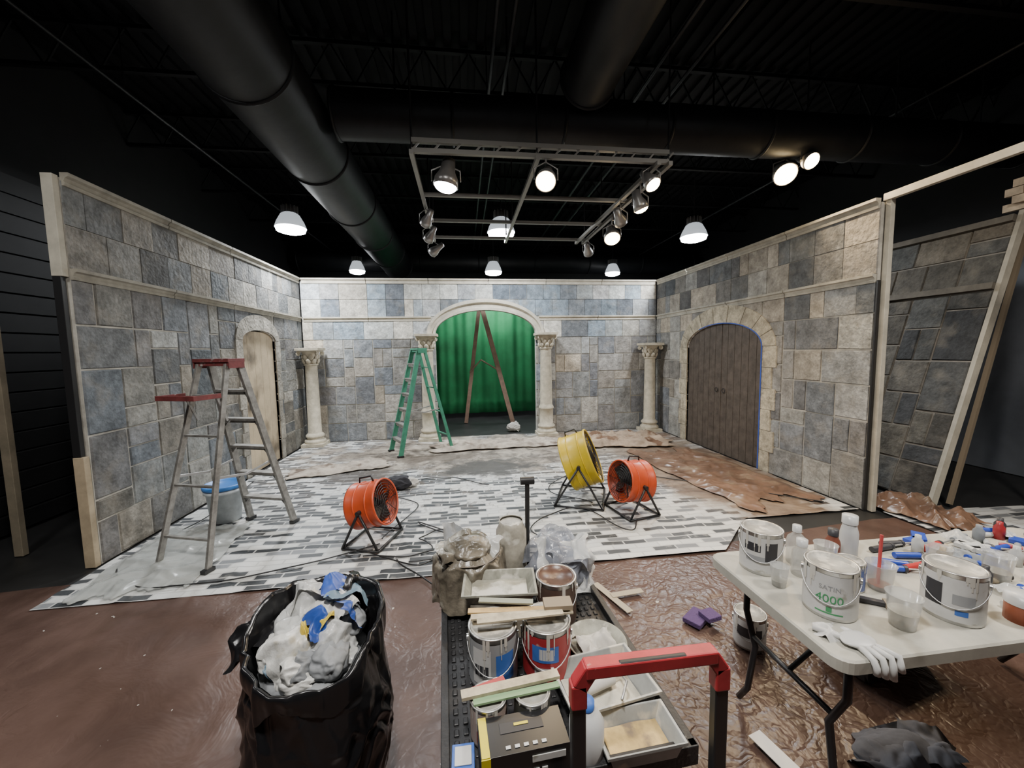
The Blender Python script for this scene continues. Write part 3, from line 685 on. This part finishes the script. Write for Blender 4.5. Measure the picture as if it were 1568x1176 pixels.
def lip(u,v):
    a=2*pi*u; x,y,z=bagfn(u,1.0)
    n=noise.noise(Vector((math.cos(a)*3,math.sin(a)*3,v*1.5+20)))
    t=v; k=1+.10*math.sin(t*pi*.7)+.05*n*t; return (x*k,y*k,z+.018*math.sin(t*pi)-.08*t*t*(1+.9*n))
b.sheet(lip,200,16,M_bag)
def inner(u,v):
    x,y,z=bagfn(u,1.0); k=1-.2*v; return (x*k*.99,y*k*.99,z-.25*v)
b.sheet(inner,140,10,M_bag)
b.crumple((-.25,.08,Hh-.03),.2,.22,M_bag,31,Matrix.Rotation(-.4,4,'Y'),.04)
b.crumple((.16,.19,Hh+.05),.18,.18,M_bag,33,Matrix.Rotation(.7,4,'Y'),.04)
mwp=mat('white_trash_film',(.52,.52,.50),.30,noise_s=9,noise_amt=.18,stain=(7,.58,(.36,.31,.2),.1),bump=.5,bump_s=14); mbl=mat('blue_trash',(.02,.06,.28),.4,noise_s=12,stain=(12,.62,(.5,.5,.5))); mye=mat('yellow_trash',(.6,.45,.06),.4); mgt=mat('grey_trash',(.17,.18,.19),.6,noise_s=8,noise_amt=.4); mte=mat('teal_trash',(.11,.17,.22),.5,noise_s=8); mwc2=mat('clear_white_film',(.58,.59,.58),.2,alpha=.65,bump=.6,bump_s=16)
RX=lambda a,b_,c_:Matrix.Rotation(c_,4,'Z')@Matrix.Rotation(b_,4,'Y')@Matrix.Rotation(a,4,'X')
b.blob((0,0,Hh-.17),(.19,.19,.08),mgt,seed=3)
tz=lambda y:.30*y
for (x,y,z,sx,sy,sz,mm,sd) in[(-.10,-.02,-.06,.08,.09,.06,mwp,1),(.01,.06,-.04,.08,.08,.07,mwp,2),(.08,-.08,-.06,.07,.08,.06,mgt,4),(-.01,-.12,-.08,.08,.06,.05,mwp,5),(.11,.07,-.06,.06,.07,.06,mgt,8),(-.10,.11,-.06,.06,.06,.05,mwp,10)]:
    b.blob((x*.95,y*.95,Hh+z+tz(y)),(sx,sy,sz),mm,seed=sd,amp=.26,fr=1.1)
for (x,y,z,sx,sy,mm,sd,ro) in[(.05,-.02,.02,.11,.14,mwc2,1,RX(.3,.4,.4)),(.06,.0,.045,.07,.06,mye,2,RX(.3,.4,.9)),(.04,-.02,.04,.09,.12,mbl,21,RX(.4,.3,.6)),(.11,.15,.03,.16,.14,mte,3,RX(-.5,.5,.2)),(.02,.17,.04,.13,.11,mbl,4,RX(-.6,.1,.8)),(.14,-.03,-.01,.14,.13,mwc2,5,RX(.2,.8,.1)),(-.06,.08,.03,.17,.15,mwc2,6,RX(.2,-.4,1.1)),(-.05,-.09,.01,.18,.14,mwp,7,RX(.5,-.2,.5)),(-.13,.03,.0,.13,.14,mwc2,8,RX(.1,-.8,.3)),(.05,-.14,-.01,.14,.10,mgt,9,RX(.8,.1,.1)),(.15,.06,.02,.12,.13,mbl,10,RX(.1,.9,.3)),(.0,-.15,.0,.12,.09,mwp,11,RX(.6,.0,.2)),(-.08,.14,.03,.12,.12,mwp,12,RX(-.4,-.3,.2)),(.09,.06,.03,.10,.10,mwp,13,RX(.1,.3,.9)),(-.11,-.09,-.01,.10,.10,mte,14,RX(.4,-.6,.3)),(-.02,-.05,.045,.04,.08,mye,15,RX(.3,-.2,.5))]:
    b.crumple((x*.93,y*.93,Hh+z+tz(y)),sx,sy,mm,sd,ro,.025,.04)
b.done((-.585,1.46,.012))
# ------------------------------------------------------------------ paint cans
def arc(b,rad,a0,a1,z0,z1,m,M=None,seg=10):
    b.lathe([(rad,z0),(rad,z1)],m,M,seg,True,a0,a1)
M_canst=mat('tin_can_steel',(.5,.5,.49),.3,.85,noise_s=20,noise_amt=.15)
def facing(x,y): return math.atan2(-y,-x)
def pcan(b,x,y,z,rad,h,mlab,lid=None,accents=(),seedd=1,closed=True,handle=True):
    M=Matrix.Translation((x,y,z)); fa=facing(x,y)
    b.lathe([(.001,0),(rad*.97,0),(rad,.004),(rad,h-.006),(rad*1.025,h-.003),(rad*1.02,h),(rad*.93,h),(rad*.92,h-.006)],M_canst,M,36)
    b.lathe([(rad*1.006,h*.07),(rad*1.006,h*.90)],mlab,M,36)
    ll=lid or M_canst
    b.lathe([(rad*.92,h-.006),(rad*.90,h+.001),(rad*.84,h-.001),(rad*.82,h-.008),(.001,h-.008)],ll,M,36)
    for (a0,a1,z0,z1,mm) in accents: arc(b,rad*1.012,fa+a0,fa+a1,h*z0,h*z1,mm,M)
    if handle:
        for s_ in(-1,1):
            a=fa+s_*1.5; b.cyl((x+rad*math.cos(a),y+rad*math.sin(a),z+h*.78),(x+rad*1.08*math.cos(a),y+rad*1.08*math.sin(a),z+h*.78),.012,M_canst,seg=12)
        b.tube([(x+rad*1.07*math.cos(fa+1.5-3.0*t),y+rad*1.07*math.sin(fa+1.5-3.0*t),z+h*.78-h*.45*math.sin(pi*t)) for t in [i/16 for i in range(17)]],.002,M_steel,seg=6)
    rr=random.Random(seedd)
    md_=mat('paint_drip',(.50,.48,.43),.4)
    for k in range(9):
        a=fa+rr.uniform(-1.5,1.5); l_=rr.uniform(.06,.4)*h; w_=.02+rr.random()*.07; 
        arc(b,rad*1.022,a-w_,a+w_,h-l_,h*.99,md_,M,3)
        arc(b,rad*1.021,a-w_*.4,a+w_*.4,h-l_*1.5,h-l_*.9,md_,M,3)
W=mat('white_label',(.50,.50,.49),.45,noise_s=25,noise_amt=.06,stain=(14,.62,(.32,.31,.27))); G_=mat('green_print',(.05,.25,.10),.5); K=mat('black_print',(.03,.03,.035),.5); RD=mat('red_label',(.30,.022,.028),.4,stain=(12,.63,(.45,.42,.38))); BL=mat('blue_print',(.04,.12,.40),.5); GY=mat('grey_label',(.27,.28,.29),.45,stain=(10,.6,(.42,.40,.36)))
LID_S=mat('splattered_lid',(.30,.29,.26),.5,noise_s=18,noise_amt=.4,stain=(16,.55,(.52,.49,.42))); LID_B=mat('brown_paint_lid',(.09,.045,.03),.35,noise_s=14,noise_amt=.4,stain=(15,.6,(.3,.2,.12)))
def cantext(s,x,y,z,rad,size,m,name,parent=None):
    cu=bpy.data.curves.new(name,'FONT'); cu.body=s; cu.size=size; cu.align_x='CENTER'; cu.extrude=.0005
    o=bpy.data.objects.new(name,cu); C.scene.collection.objects.link(o); dg=C.evaluated_depsgraph_get(); dg.update()
    me=bpy.data.meshes.new_from_object(o.evaluated_get(dg)); bpy.data.objects.remove(o)
    fa=facing(x,y)
    for v in me.vertices:
        a=fa+v.co.x/rad; rr=rad*1.014+v.co.z; v.co=Vector((rr*math.cos(a)+x,rr*math.sin(a)+y,z+v.co.y))
    me.materials.clear(); me.materials.append(m); t=bpy.data.objects.new(name,me); C.scene.collection.objects.link(t); return t
# work cart -----------------------------------------------------------------
DZ=.62
b=B('utility_cart'); mck=mat('cart_black_plastic',(.012,.012,.013),.5,noise_s=20,noise_amt=.3,bump=.15,bump_s=80,stain=(12,.68,(.25,.24,.21)))
cx0,cx1,cy0,cy1=-.355,.355,-.54,.53
b.box(((cx0+cx1)/2,(cy0+cy1)/2,DZ-.02),(cx1-cx0,cy1-cy0,.03),mck)
for (c_,d_) in[(((cx0+.012),(cy0+cy1)/2,DZ+.0),(.025,cy1-cy0,.05)),(((cx1-.012),(cy0+cy1)/2,DZ),(.025,cy1-cy0,.05)),(((cx0+cx1)/2,cy1-.012,DZ),(cx1-cx0,.025,.05)),(((cx0+cx1)/2,cy0+.012,DZ),(cx1-cx0,.025,.05))]: b.box(c_,d_,mck)
for i in range(22):
    for j in range(26): b.box((-.31+i*.029,-.42+j*.035,DZ-.003),(.016,.022,.006),mck)
b.box(((cx0+cx1)/2,(cy0+cy1)/2,.22),(cx1-cx0-.06,cy1-cy0-.06,.04),mck)
for x in(cx0+.05,cx1-.05):
    for y in(cy0+.06,cy1-.06):
        b.box((x,y,.38),(.05,.05,.5),mck); b.cyl((x-.015,y,.075),(x+.015,y,.075),.06,M_blkplas,seg=20); b.box((x,y,.13),(.045,.03,.05),M_steel)
b.done((.24,1.44,0),math.radians(3),bevel=.003)
# hand truck
b=B('hand_truck'); mrd=mat('red_handle_plastic',(.36,.028,.035),.45,noise_s=10,noise_amt=.25,stain=(14,.66,(.5,.45,.4)))
hy=.82; hx0,hx1=.245,.605; hz=1.015
for x in(hx0,hx1):
    b.box((x,hy,.53),(.034,.026,.80),M_blkplas); b.box((x,hy,.945),(.038,.032,.06),mrd)
    b.cyl((x-.03*(1 if x==hx0 else -1)-.02,hy+.0,.105),(x-.03*(1 if x==hx0 else -1)+.02,hy,.105),.09,M_blkplas,seg=24)
b.box(((hx0+hx1)/2,hy,hz-.010),(hx1-hx0-.03,.036,.032),mrd); b.box(((hx0+hx1)/2,hy-.010,hz+.003),(hx1-hx0-.19,.014,.008),M_blkplas)
for s_,x in((1,hx0),(-1,hx1)): b.beam((x,hy,.965),(x+s_*.03,hy,hz-.006),.038,.032,mrd)
b.box(((hx0+hx1)/2,hy,.35),(hx1-hx0,.02,.03),M_blkplas); b.box(((hx0+hx1)/2,hy,.16),(hx1-hx0,.03,.04),M_blkplas)
b.box(((hx0+hx1)/2,hy-.10,.022),(.36,.2,.008),M_blkplas)
b.done(bevel=.006)
# cart clutter
def one(nm,fn,bev=0):
    b=B(nm); fn(b); return b.done(bevel=bev)
one('paint_can',lambda b:pcan(b,.075,1.27,DZ,.084,.19,GY,LID_S,[(-.9,-.1,.15,.8,W),(-.8,-.2,.3,.5,K),(.1,.9,.2,.7,BL)],2))
one('paint_can',lambda b:pcan(b,.265,1.27,DZ,.084,.19,RD,LID_S,[(-.6,.5,.45,.75,BL),(-.5,.4,.2,.35,W),(-.3,.3,.5,.7,W)],3))
one('paint_can',lambda b:pcan(b,.36,1.52,DZ,.084,.19,mat('brown_label',(.07,.045,.035),.5),LID_B,[(-.5,.5,.3,.6,GY)],4))
one('small_paint_can',lambda b:pcan(b,.045,1.06,DZ,.054,.12,mat('rust_label',(.34,.27,.24),.5),LID_S,[(-.7,.6,.15,.5,RD)],5,handle=False))
one('small_paint_can',lambda b:pcan(b,.175,1.06,DZ,.054,.12,mat('dark_label',(.06,.06,.05),.5),LID_S,[(-.5,.5,.5,.75,W)],6,handle=False))
mow=mat('olive_plastic_wrap',(.12,.105,.08),.30,noise_s=8,noise_amt=.6,stain=(6,.54,(.34,.33,.29),.1),bump=.5,bump_s=15)
def rags(b):
    b.lathe([(.001,0),(.115,0),(.135,.22),(.145,.22)],mat('dirty_bucket',(.14,.12,.10),.6,noise_s=9,noise_amt=.5),Matrix.Translation((.0,1.72,DZ)),32)
    def dr(u,v):
        a=2*pi*u; q=Vector((math.cos(a)*1.5,math.sin(a)*1.5,v*.9)); rr=.085+.075*min(1,v*3)-.028*vor(q)-.010*vor(q*2.2)+.02*v
        return (rr*math.cos(a),1.72+rr*math.sin(a),DZ+.29-.03*(1-min(1,v*3))-.26*v+.03*noise.noise(q*1.5))
    b.sheet(dr,140,50,mow)
    b.blob((.0,1.72,DZ+.24),(.10,.10,.05),mow,seed=44,amp=.25,fr=1.1)
    for k,(x,y,a_) in enumerate([(-.06,1.68,.2),(.06,1.69,1.1),(-.02,1.79,2.0)]): b.crumple((x,y,DZ+.285),.17,.16,[mow,mwc2,mgt][k],40+k,RX(.3,-.2,a_),.03,.05)
one('bucket_of_rags',rags)
one('glass_jar',lambda b:(b.lathe([(.001,0),(.07,0),(.075,.03),(.075,.25),(.06,.28),(.06,.30),(.055,.30)],mat('cloudy_jar',(.32,.30,.25),.25,noise_s=9,noise_amt=.45,stain=(8,.6,(.5,.48,.42))),Matrix.Translation((.21,1.83,DZ)),24),b.lathe([(.055,.29),(.001,.29)],LID_S,Matrix.Translation((.21,1.83,DZ)),24)))
mfb=mat('grey_blue_film',(.20,.215,.25),.15,alpha=.8,noise_s=6,noise_amt=.5,bump=.6,bump_s=14)
def pbag(b):
    b.blob((.45,1.76,DZ+.09),(.15,.12,.10),mfb,seed=50,amp=.22,fr=1.0,flat=-.085)
    for k,(x,y,z,s_,ro) in enumerate([(.45,1.66,.15,.26,RX(.9,.1,.1)),(.39,1.78,.20,.26,RX(.2,-.5,.6)),(.54,1.76,.14,.24,RX(.2,.9,.2)),(.47,1.80,.20,.24,RX(-.4,.2,1.2)),(.37,1.68,.12,.20,RX(.8,-.6,.3)),(.46,1.74,.22,.2,RX(.1,.2,.3)),(.52,1.68,.10,.2,RX(.9,.5,.0))]): b.crumple((x,y,DZ+z),s_,s_*.9,mfb if k%3 else mwc2,70+k,ro,.035,.06)
one('crumpled_plastic_bag',pbag)
one('rubber_mallet',lambda b:(b.cyl((.30,1.90,DZ),(.305,1.90,DZ+.48),.012,M_blkplas,seg=12),b.cyl((.27,1.90,DZ+.47),(.34,1.90,DZ+.47),.02,M_blkplas,seg=16),b.cyl((.30,1.90,DZ),(.30,1.90,DZ+.03),.05,M_blkplas,seg=20)))
def tray(b,x,y,z,wx,wy,h,ang,m,mp):
    M=Matrix.Translation((x,y,z))@Matrix.Rotation(ang,4,'Z'); a,c=wx/2,wy/2; t=.004; k=.84
    v=[]; 
    for (s,zz) in((k,0),(1,h),(1.06,h),(1.06,h-.008)): v+=[(-a*s,-c*s,zz),(a*s,-c*s,zz),(a*s,c*s,zz),(-a*s,c*s,zz)]
    for (s,zz) in((.985,h-.002),(k*.97,.006)): v+=[(-a*s,-c*s,zz),(a*s,-c*s,zz),(a*s,c*s,zz),(-a*s,c*s,zz)]
    fs=[(0,3,2,1)]
    for r0,r1 in((0,1),(1,2),(2,3),(1,4),(4,5)):
        for i in range(4): fs.append((r0*4+i,r0*4+(i+1)%4,r1*4+(i+1)%4,r1*4+i))
    fs.append((20,21,22,23))
    b.addf(v,fs,m,M)
    def pf(u,w_):
        X=(u-.5)*wx*k*.96; Y=(w_-.5)*wy*k*.96; q=M@Vector((X,Y,.012+.006*pn(X*12,Y*12,1,3))); return tuple(q)
    b.sheet(pf,20,20,mp)
MT=mat('clear_tray_plastic',(.32,.33,.32),.3,noise_s=8,noise_amt=.25,stain=(9,.58,(.52,.49,.42)))
PP=mat('pale_paint',(.44,.42,.35),.35,noise_s=12,noise_amt=.35,stain=(8,.58,(.25,.22,.18)))
one('plastic_paint_tray',lambda b:(tray(b,.42,1.13,DZ+.002,.28,.20,.07,.15,MT,PP),b.cyl((.36,1.12,DZ+.045),(.46,1.15,DZ+.045),.022,mwc,seg=16),b.tube([(.46,1.15,DZ+.045),(.49,1.16,DZ+.05),(.49,1.10,DZ+.07),(.44,1.02,DZ+.09)],.004,M_steel)))
one('plastic_paint_tray',lambda b:tray(b,.46,.965,DZ+.002,.22,.13,.055,.05,MT,mat('yellow_ochre_paint',(.46,.33,.14),.35,noise_s=10,noise_amt=.4,stain=(7,.56,(.2,.15,.1)))))
MCT=mat('crusty_tray',(.24,.24,.20),.5,noise_s=10,noise_amt=.5,stain=(9,.55,(.5,.48,.42)))
one('plastic_paint_tray',lambda b:(b.box((.12,1.50,DZ+.075),(.24,.14,.15),mat('crusty_cardboard',(.20,.18,.14),.7,noise_s=12,noise_amt=.5,stain=(9,.56,(.4,.38,.33)))),tray(b,.12,1.50,DZ+.15,.28,.17,.045,-.08,MCT,mat('mixed_paint',(.26,.25,.20),.4,noise_s=9,noise_amt=.5,stain=(8,.52,(.5,.48,.42))))))
one('paint_dish',lambda b:(b.lathe([(.001,0),(.08,0),(.11,.035),(.115,.035),(.085,.006),(.001,.006)],MCT,Matrix.Translation((.47,1.33,DZ)),28),b.crumple((.47,1.33,DZ+.045),.15,.13,mwc,9,RX(0,0,.4),.03)))
def sticks(b):
    z=DZ+.196
    for (x,y,a,l_,mm) in[(.16,1.31,-.10,.34,mat('ochre_stick',(.46,.31,.13),.6,noise_s=14)),(.18,1.275,-.05,.36,mat('pale_stick',(.44,.38,.27),.6,noise_s=14,noise_amt=.4)),(.13,1.345,-.2,.2,mat('blue_stick',(.25,.26,.2),.6)),(.17,1.245,.02,.30,mat('pale_stick'))]:
        b.box((x,y,z+.004),(l_,.026,.006),mm,rot=Matrix.Rotation(a,4,'Z')); z+=.0065
    b.box((.31,1.285,z+.004),(.10,.055,.016),mat('brush_bristle',(.25,.2,.14),.9),rot=Matrix.Rotation(-.06,4,'Z'))
one('paint_stirring_sticks',sticks)
one('paint_stirring_sticks',lambda b:(b.box((.115,1.075,DZ+.132),(.30,.03,.010),mat('pale_stick'),rot=Matrix.Rotation(.12,4,'Z')),b.box((.04,1.09,DZ+.124),(.12,.02,.006),mat('red_stick',(.4,.05,.05),.5),rot=Matrix.Rotation(.3,4,'Z')),b.box((.13,1.05,DZ+.124),(.26,.02,.006),mat('green_stick',(.2,.32,.17),.5),rot=Matrix.Rotation(.10,4,'Z'))))
def gbox(b):
    M=Matrix.Translation((.13,.955,DZ+.005))@Matrix.Rotation(.06,4,'Z'); KB=mat('glossy_black_box',(.012,.012,.013),.3)
    b.box((0,0,.05),(.235,.11,.10),KB,M); b.box((0,.015,.1005),(.12,.03,.002),mat('box_print_grey',(.02,.02,.023),.4),M); b.box((-.105,-.056,.05),(.024,.003,.10),mat('yellow_print',(.6,.5,.02),.4),M); b.box((-.105,0,.1015),(.022,.11,.003),mat('yellow_print'),M)
    b.box((.06,-.0562,.075),(.09,.002,.018),W,M); b.box((.0,.02,.1025),(.04,.008,.001),mat('yellow_print'),M)
    for i in range(5): b.box((-.04+i*.022,-.0562,.04),(.015,.002,.015),W,M)
    for i in range(5): b.box((-.045+i*.024,-.038,.1015),(.013,.009,.001),W,M)
one('glove_box',gbox,.002)
one('wipes_pack',lambda b:(b.box((-.03,.95,DZ+.03),(.06,.07,.06),mat('blue_pack',(.05,.12,.4),.4)),b.box((-.03,.95,DZ+.062),(.045,.05,.004),W)),.006)
one('plastic_jug',lambda b:(b.lathe([(.001,0),(.045,0),(.048,.01),(.048,.11),(.03,.14),(.018,.15),(.018,.16)],mat('white_plastic',(.48,.49,.49),.35),Matrix.Translation((.31,.955,DZ)),24),b.lathe([(.021,.15),(.021,.17),(.001,.17)],BL,Matrix.Translation((.31,.955,DZ)),20)))
# ------------------------------------------------------------------ folding table
TZ=.74
b=B('folding_table'); mtb=mat('white_table_plastic',(.36,.35,.305),.5,noise_s=8,noise_amt=.15,stain=(6,.60,(.25,.24,.20),.12))
tx0,tx1,ty0,ty1=1.17,3.0,1.01,1.70; rc=.06; poly=[]
for (cx_,cy_,a0) in((tx1-rc,ty1-rc,0),(tx0+rc,ty1-rc,pi/2),(tx0+rc,ty0+rc,pi),(tx1-rc,ty0+rc,1.5*pi)):
    for i in range(7): a=a0+pi/2*i/6; poly.append((cx_+rc*math.cos(a),cy_+rc*math.sin(a)))
n=len(poly); lay=[(0,-.045),(0,-.006),(.006,0)]
vs=[]
cxm,cym=(tx0+tx1)/2,(ty0+ty1)/2
for ins,zz in lay:
    for (x,y) in poly: vs.append((x-math.copysign(ins,x-cxm),y-math.copysign(ins,y-cym),TZ+zz))
fs=[tuple(range(n)),tuple(range(2*n,3*n))]
for k in range(2): fs+=[(k*n+i,k*n+(i+1)%n,(k+1)*n+(i+1)%n,(k+1)*n+i) for i in range(n)]
b.addf(vs,fs,mtb)
mlg=mat('black_tube_steel',(.02,.02,.022),.35,.3)
for sx,x in((1,tx0+.14),(-1,tx1-.14)):
    for y in(ty0+.10,ty1-.10):
        yc=1.355; b.tube([(x,y,TZ-.045),(x,y,.50),(x+sx*.0,y+(yc-y)*.25,.36),(x,y+(yc-y)*.1,.12),(x,y-(yc-y)*.12,.025)],.014,mlg)
    b.tube([(x,ty0+.14,.40),(x,ty1-.14,.40)],.011,mlg); b.tube([(x,ty0+.1,TZ-.06),(x,ty1-.1,TZ-.06)],.012,mlg)
    b.tube([(x,1.355,.40),(x+sx*.38,1.355,TZ-.055)],.010,mlg)
    b.tube([(x+sx*.38,ty0+.08,TZ-.06),(x+sx*.38,ty1-.08,TZ-.06)],.010,mlg)
for y in(ty0+.06,ty1-.06): b.box((cxm,y,TZ-.06),(1.6,.02,.03),mlg)
b.done()
# table items
one('paint_can',lambda b:pcan(b,1.33,1.55,TZ,.084,.19,W,LID_S,[(-.8,.0,.55,.75,K),(-.7,.2,.3,.45,GY),(.2,.8,.35,.8,K)],12))
c1=one('paint_can',lambda b:pcan(b,1.37,1.25,TZ,.084,.19,W,LID_S,[(-.5,.5,.13,.16,G_),(-.10,.10,.17,.27,G_)],13))
for nm,s,zz,sz,mm in(('label_text','4000',TZ+.068,.042,G_),('label_text_upper','SATIN',TZ+.115,.024,GY)):
    t=cantext(s,1.37,1.25,zz,.084,sz,mm,nm); t.parent=c1
one('paint_can',lambda b:pcan(b,1.79,1.16,TZ,.084,.19,W,LID_S,[(-.9,-.3,.3,.75,K),(.0,.7,.4,.6,GY),(.1,.5,.2,.3,BL)],14))
def bottle(b,x,y,z,rad,h,m,mcap,capr=.4,caph=.03):
    M=Matrix.Translation((x,y,z)); b.lathe([(.001,0),(rad*.95,0),(rad,.006),(rad,h*.62),(rad*.9,h*.72),(rad*capr,h*.84),(rad*capr,h)],m,M,24)
    b.lathe([(rad*capr*1.15,h*.88),(rad*capr*1.15,h*.88+caph),(.001,h*.88+caph)],mcap,M,20)
CL=mat('clear_plastic',(.60,.62,.62),.15,trans=.5,alpha=.5); WP=mat('white_plastic')
one('plastic_bottle',lambda b:bottle(b,1.52,1.56,TZ,.04,.17,CL,WP))
one('plastic_bottle',lambda b:bottle(b,1.46,1.47,TZ,.038,.15,CL,WP,.5))
one('craft_paint_bottle',lambda b:bottle(b,1.82,1.58,TZ,.036,.18,WP,WP,.75,.04))
one('craft_paint_bottle',lambda b:bottle(b,1.70,1.55,TZ,.03,.14,mat('brown_bottle',(.16,.05,.03),.4),K,.6))
def cup(b,x,y,z,rad,h,m,mp=None,fill=.4):
    M=Matrix.Translation((x,y,z)); b.lathe([(.001,0),(rad*.72,0),(rad,h),(rad*1.05,h),(rad*.96,h-.004),(rad*.7,.004),(.001,.004)],m,M,24)
    if mp: b.lathe([(rad*(.72+.26*fill),h*fill),(.001,h*fill)],mp,M,24)
mrb=mat('red_brown_paint',(.3,.08,.04),.4)
one('plastic_cup',lambda b:(cup(b,1.69,1.33,TZ,.05,.11,CL,mrb,.2),b.cyl((1.68,1.33,TZ+.01),(1.71,1.35,TZ+.22),.006,mat('red_stick'),seg=8)))
one('plastic_cup',lambda b:cup(b,1.54,1.13,TZ,.05,.12,CL,PP,.5))
one('plastic_cup',lambda b:cup(b,1.30,1.41,TZ,.035,.09,CL,PP,.3))
one('plastic_cup',lambda b:cup(b,1.60,1.49,TZ,.045,.12,CL,mrb,.15))
one('plastic_cup',lambda b:cup(b,2.22,1.30,TZ,.05,.12,CL,PP,.4))
one('plastic_cup',lambda b:cup(b,2.10,1.42,TZ,.045,.10,CL,mrb,.4))
one('craft_paint_jar',lambda b:(b.lathe([(.001,0),(.045,0),(.045,.075)],mrb,Matrix.Translation((1.99,1.09,TZ)),24),b.lathe([(.048,.065),(.048,.10),(.001,.10)],WP,Matrix.Translation((1.99,1.09,TZ)),24)))
one('small_paint_can',lambda b:pcan(b,1.58,1.36,TZ,.05,.12,mat('blue_label',(.08,.12,.3),.4),LID_S,[(-.5,.5,.3,.6,W)],15,handle=False))
def tool(b,x,y,a,l_,m1,m2,z=TZ+.016):
    d=Vector((math.cos(a),math.sin(a),0)); p0=Vector((x,y,z)); b.cyl(p0,p0+d*l_*.45,.014,m1,seg=10); b.cyl(p0+d*l_*.45,p0+d*l_*.5,.016,K,seg=10); b.cyl(p0+d*l_*.5,p0+d*l_,.004,m2,seg=8)
BH=mat('blue_handle',(.025,.06,.36),.35); RH=mat('red_handle',(.42,.03,.03),.35)
for i,(x,y,a,l_,m1) in enumerate([(1.80,1.45,-.3,.26,BH),(1.86,1.50,-.5,.28,BH),(1.93,1.42,.1,.24,RH),(2.0,1.52,-.2,.25,BH),(2.2,1.55,.2,.28,RH),(2.3,1.45,-.1,.25,BH),(2.42,1.55,-.4,.24,WP),(2.5,1.38,.3,.26,RH),(1.95,1.58,.1,.26,K),(2.05,1.62,-.1,.22,K)]):
    one('screwdriver',lambda b:tool(b,x,y,a,l_,m1,M_steel))
one('paint_brush',lambda b:(b.box((1.53,1.27,TZ+.012),(.16,.022,.014),K,rot=Matrix.Rotation(-.6,4,'Z')),b.box((1.61,1.215,TZ+.012),(.05,.05,.018),mat('brush_bristle'),rot=Matrix.Rotation(-.6,4,'Z'))))
one('utility_knife',lambda b:(b.box((1.71,1.45,TZ+.014),(.16,.035,.024),BH,rot=Matrix.Rotation(-.35,4,'Z')),b.box((1.79,1.42,TZ+.012),(.04,.02,.01),RH,rot=Matrix.Rotation(-.35,4,'Z'))),.004)
mats_c=[WP,BH,RD,K,mat('tan_paper',(.38,.32,.23),.7),mat('grey_cloth_c',(.2,.22,.24),.8),K,WP,mat('grey_cloth_c')]
b=B('craft_supply_clutter')
for i in range(60):
    x=R.uniform(2.08,2.95); y=R.uniform(1.05,1.66)
    k=R.random(); mm=R.choice(mats_c)
    if k<.25: b.crumple((x,y,TZ+.03),R.uniform(.07,.14),R.uniform(.07,.12),R.choice([WP,mwc2,mats_c[4],mats_c[5]]),i,RX(0,0,R.random()*3),.02,.02)
    elif k<.65: 
        a=R.uniform(0,pi); l_=R.uniform(.08,.16); b.cyl((x,y,TZ+.014),(x+l_*math.cos(a),y+l_*math.sin(a)*.4,TZ+.014),.012,mm,seg=12)
    elif k<.85: b.lathe([(.001,0),(.022,0),(.022,.06),(.012,.075),(.012,.09),(.001,.09)],mm,Matrix.Translation((x,y,TZ)),16)
    else: b.box((x,y,TZ+.012),(R.uniform(.05,.12),R.uniform(.04,.08),.018),mm,rot=Matrix.Rotation(R.uniform(0,pi),4,'Z'))
b.done()
b=B('latex_glove'); mgl=mat('white_latex',(.50,.50,.49),.4)
b.blob((1.30,1.08,TZ+.014),(.055,.042,.014),mgl,seed=3,amp=.15,sub=4)
for i,dx in enumerate((-.036,-.012,.012,.034)):
    b.tube([(1.30+dx*.6,1.07,TZ+.012),(1.31+dx,1.03,TZ+.012),(1.315+dx*1.2+.004*i,1.004,TZ+.006),(1.318+dx*1.25,.994,TZ-.012),(1.32+dx*1.3,.992,TZ-.035-.012*(i%3))],.010,mgl)
b.tube([(1.27,1.09,TZ+.012),(1.24,1.12,TZ+.012),(1.21,1.16,TZ+.011)],.011,mgl)
b.crumple((1.27,1.13,TZ+.022),.12,.12,mgl,5,RX(0,0,.5),.02,.02)
b.done()
# ------------------------------------------------------------------ floor clutter near table
one('paint_can',lambda b:pcan(b,1.62,1.95,.02,.084,.19,W,LID_S,[(-.8,.8,.4,.7,K)],22))
def kit(b):
    b.box((0,0,.12),(.5,.22,.2),M_blkplas); b.box((0,0,.23),(.46,.18,.03),M_blkplas); b.tube([(-.15,0,.24),(-.12,0,.30),(.12,0,.30),(.15,0,.24)],.015,M_blkplas); b.box((0,-.115,.14),(.3,.01,.05),GY); b.cyl((-.2,-.12,.06),(-.2,.12,.06),.05,M_blkplas)
b=B('tool_case'); kit(b); b.done((2.2,1.75,.02),.2,bevel=.01)
one('purple_sponge',lambda b:(b.box((1.43,2.17,.035),(.16,.11,.03),mat('purple_foam',(.08,.045,.13),.9,bump=.4,bump_s=90),rot=Matrix.Rotation(.6,4,'Z')),b.box((1.50,2.14,.065),(.10,.09,.03),mat('purple_foam'),rot=Matrix.Rotation(.2,4,'Z'))),.004)
one('masking_paper_strips',lambda b:(b.box((.98,2.46,.03),(.05,.36,.003),mat('tan_paper'),rot=Matrix.Rotation(.35,4,'Z')),b.box((1.10,2.48,.034),(.24,.05,.003),mat('tan_paper'),rot=Matrix.Rotation(.1,4,'Z'))))
one('paper_sheet',lambda b:b.box((1.27,1.34,.03),(.07,.22,.003),WP,rot=Matrix.Rotation(.25,4,'Z')))
def grag(b):
    mr_=mat('grey_rag_cloth',(.085,.09,.11),.9,noise_s=10,noise_amt=.3)
    b.blob((1.76,1.26,.06),(.17,.10,.04),mr_,seed=61,amp=.2,fr=1.,flat=-.035)
    for k in range(5): b.crumple((1.66+.06*k,1.25+.03*(k%2),.09),.24,.2,mr_,80+k,RX(.2*(k%3-1),.2*(k%2),k),.03,.05)
one('grey_rag',grag)
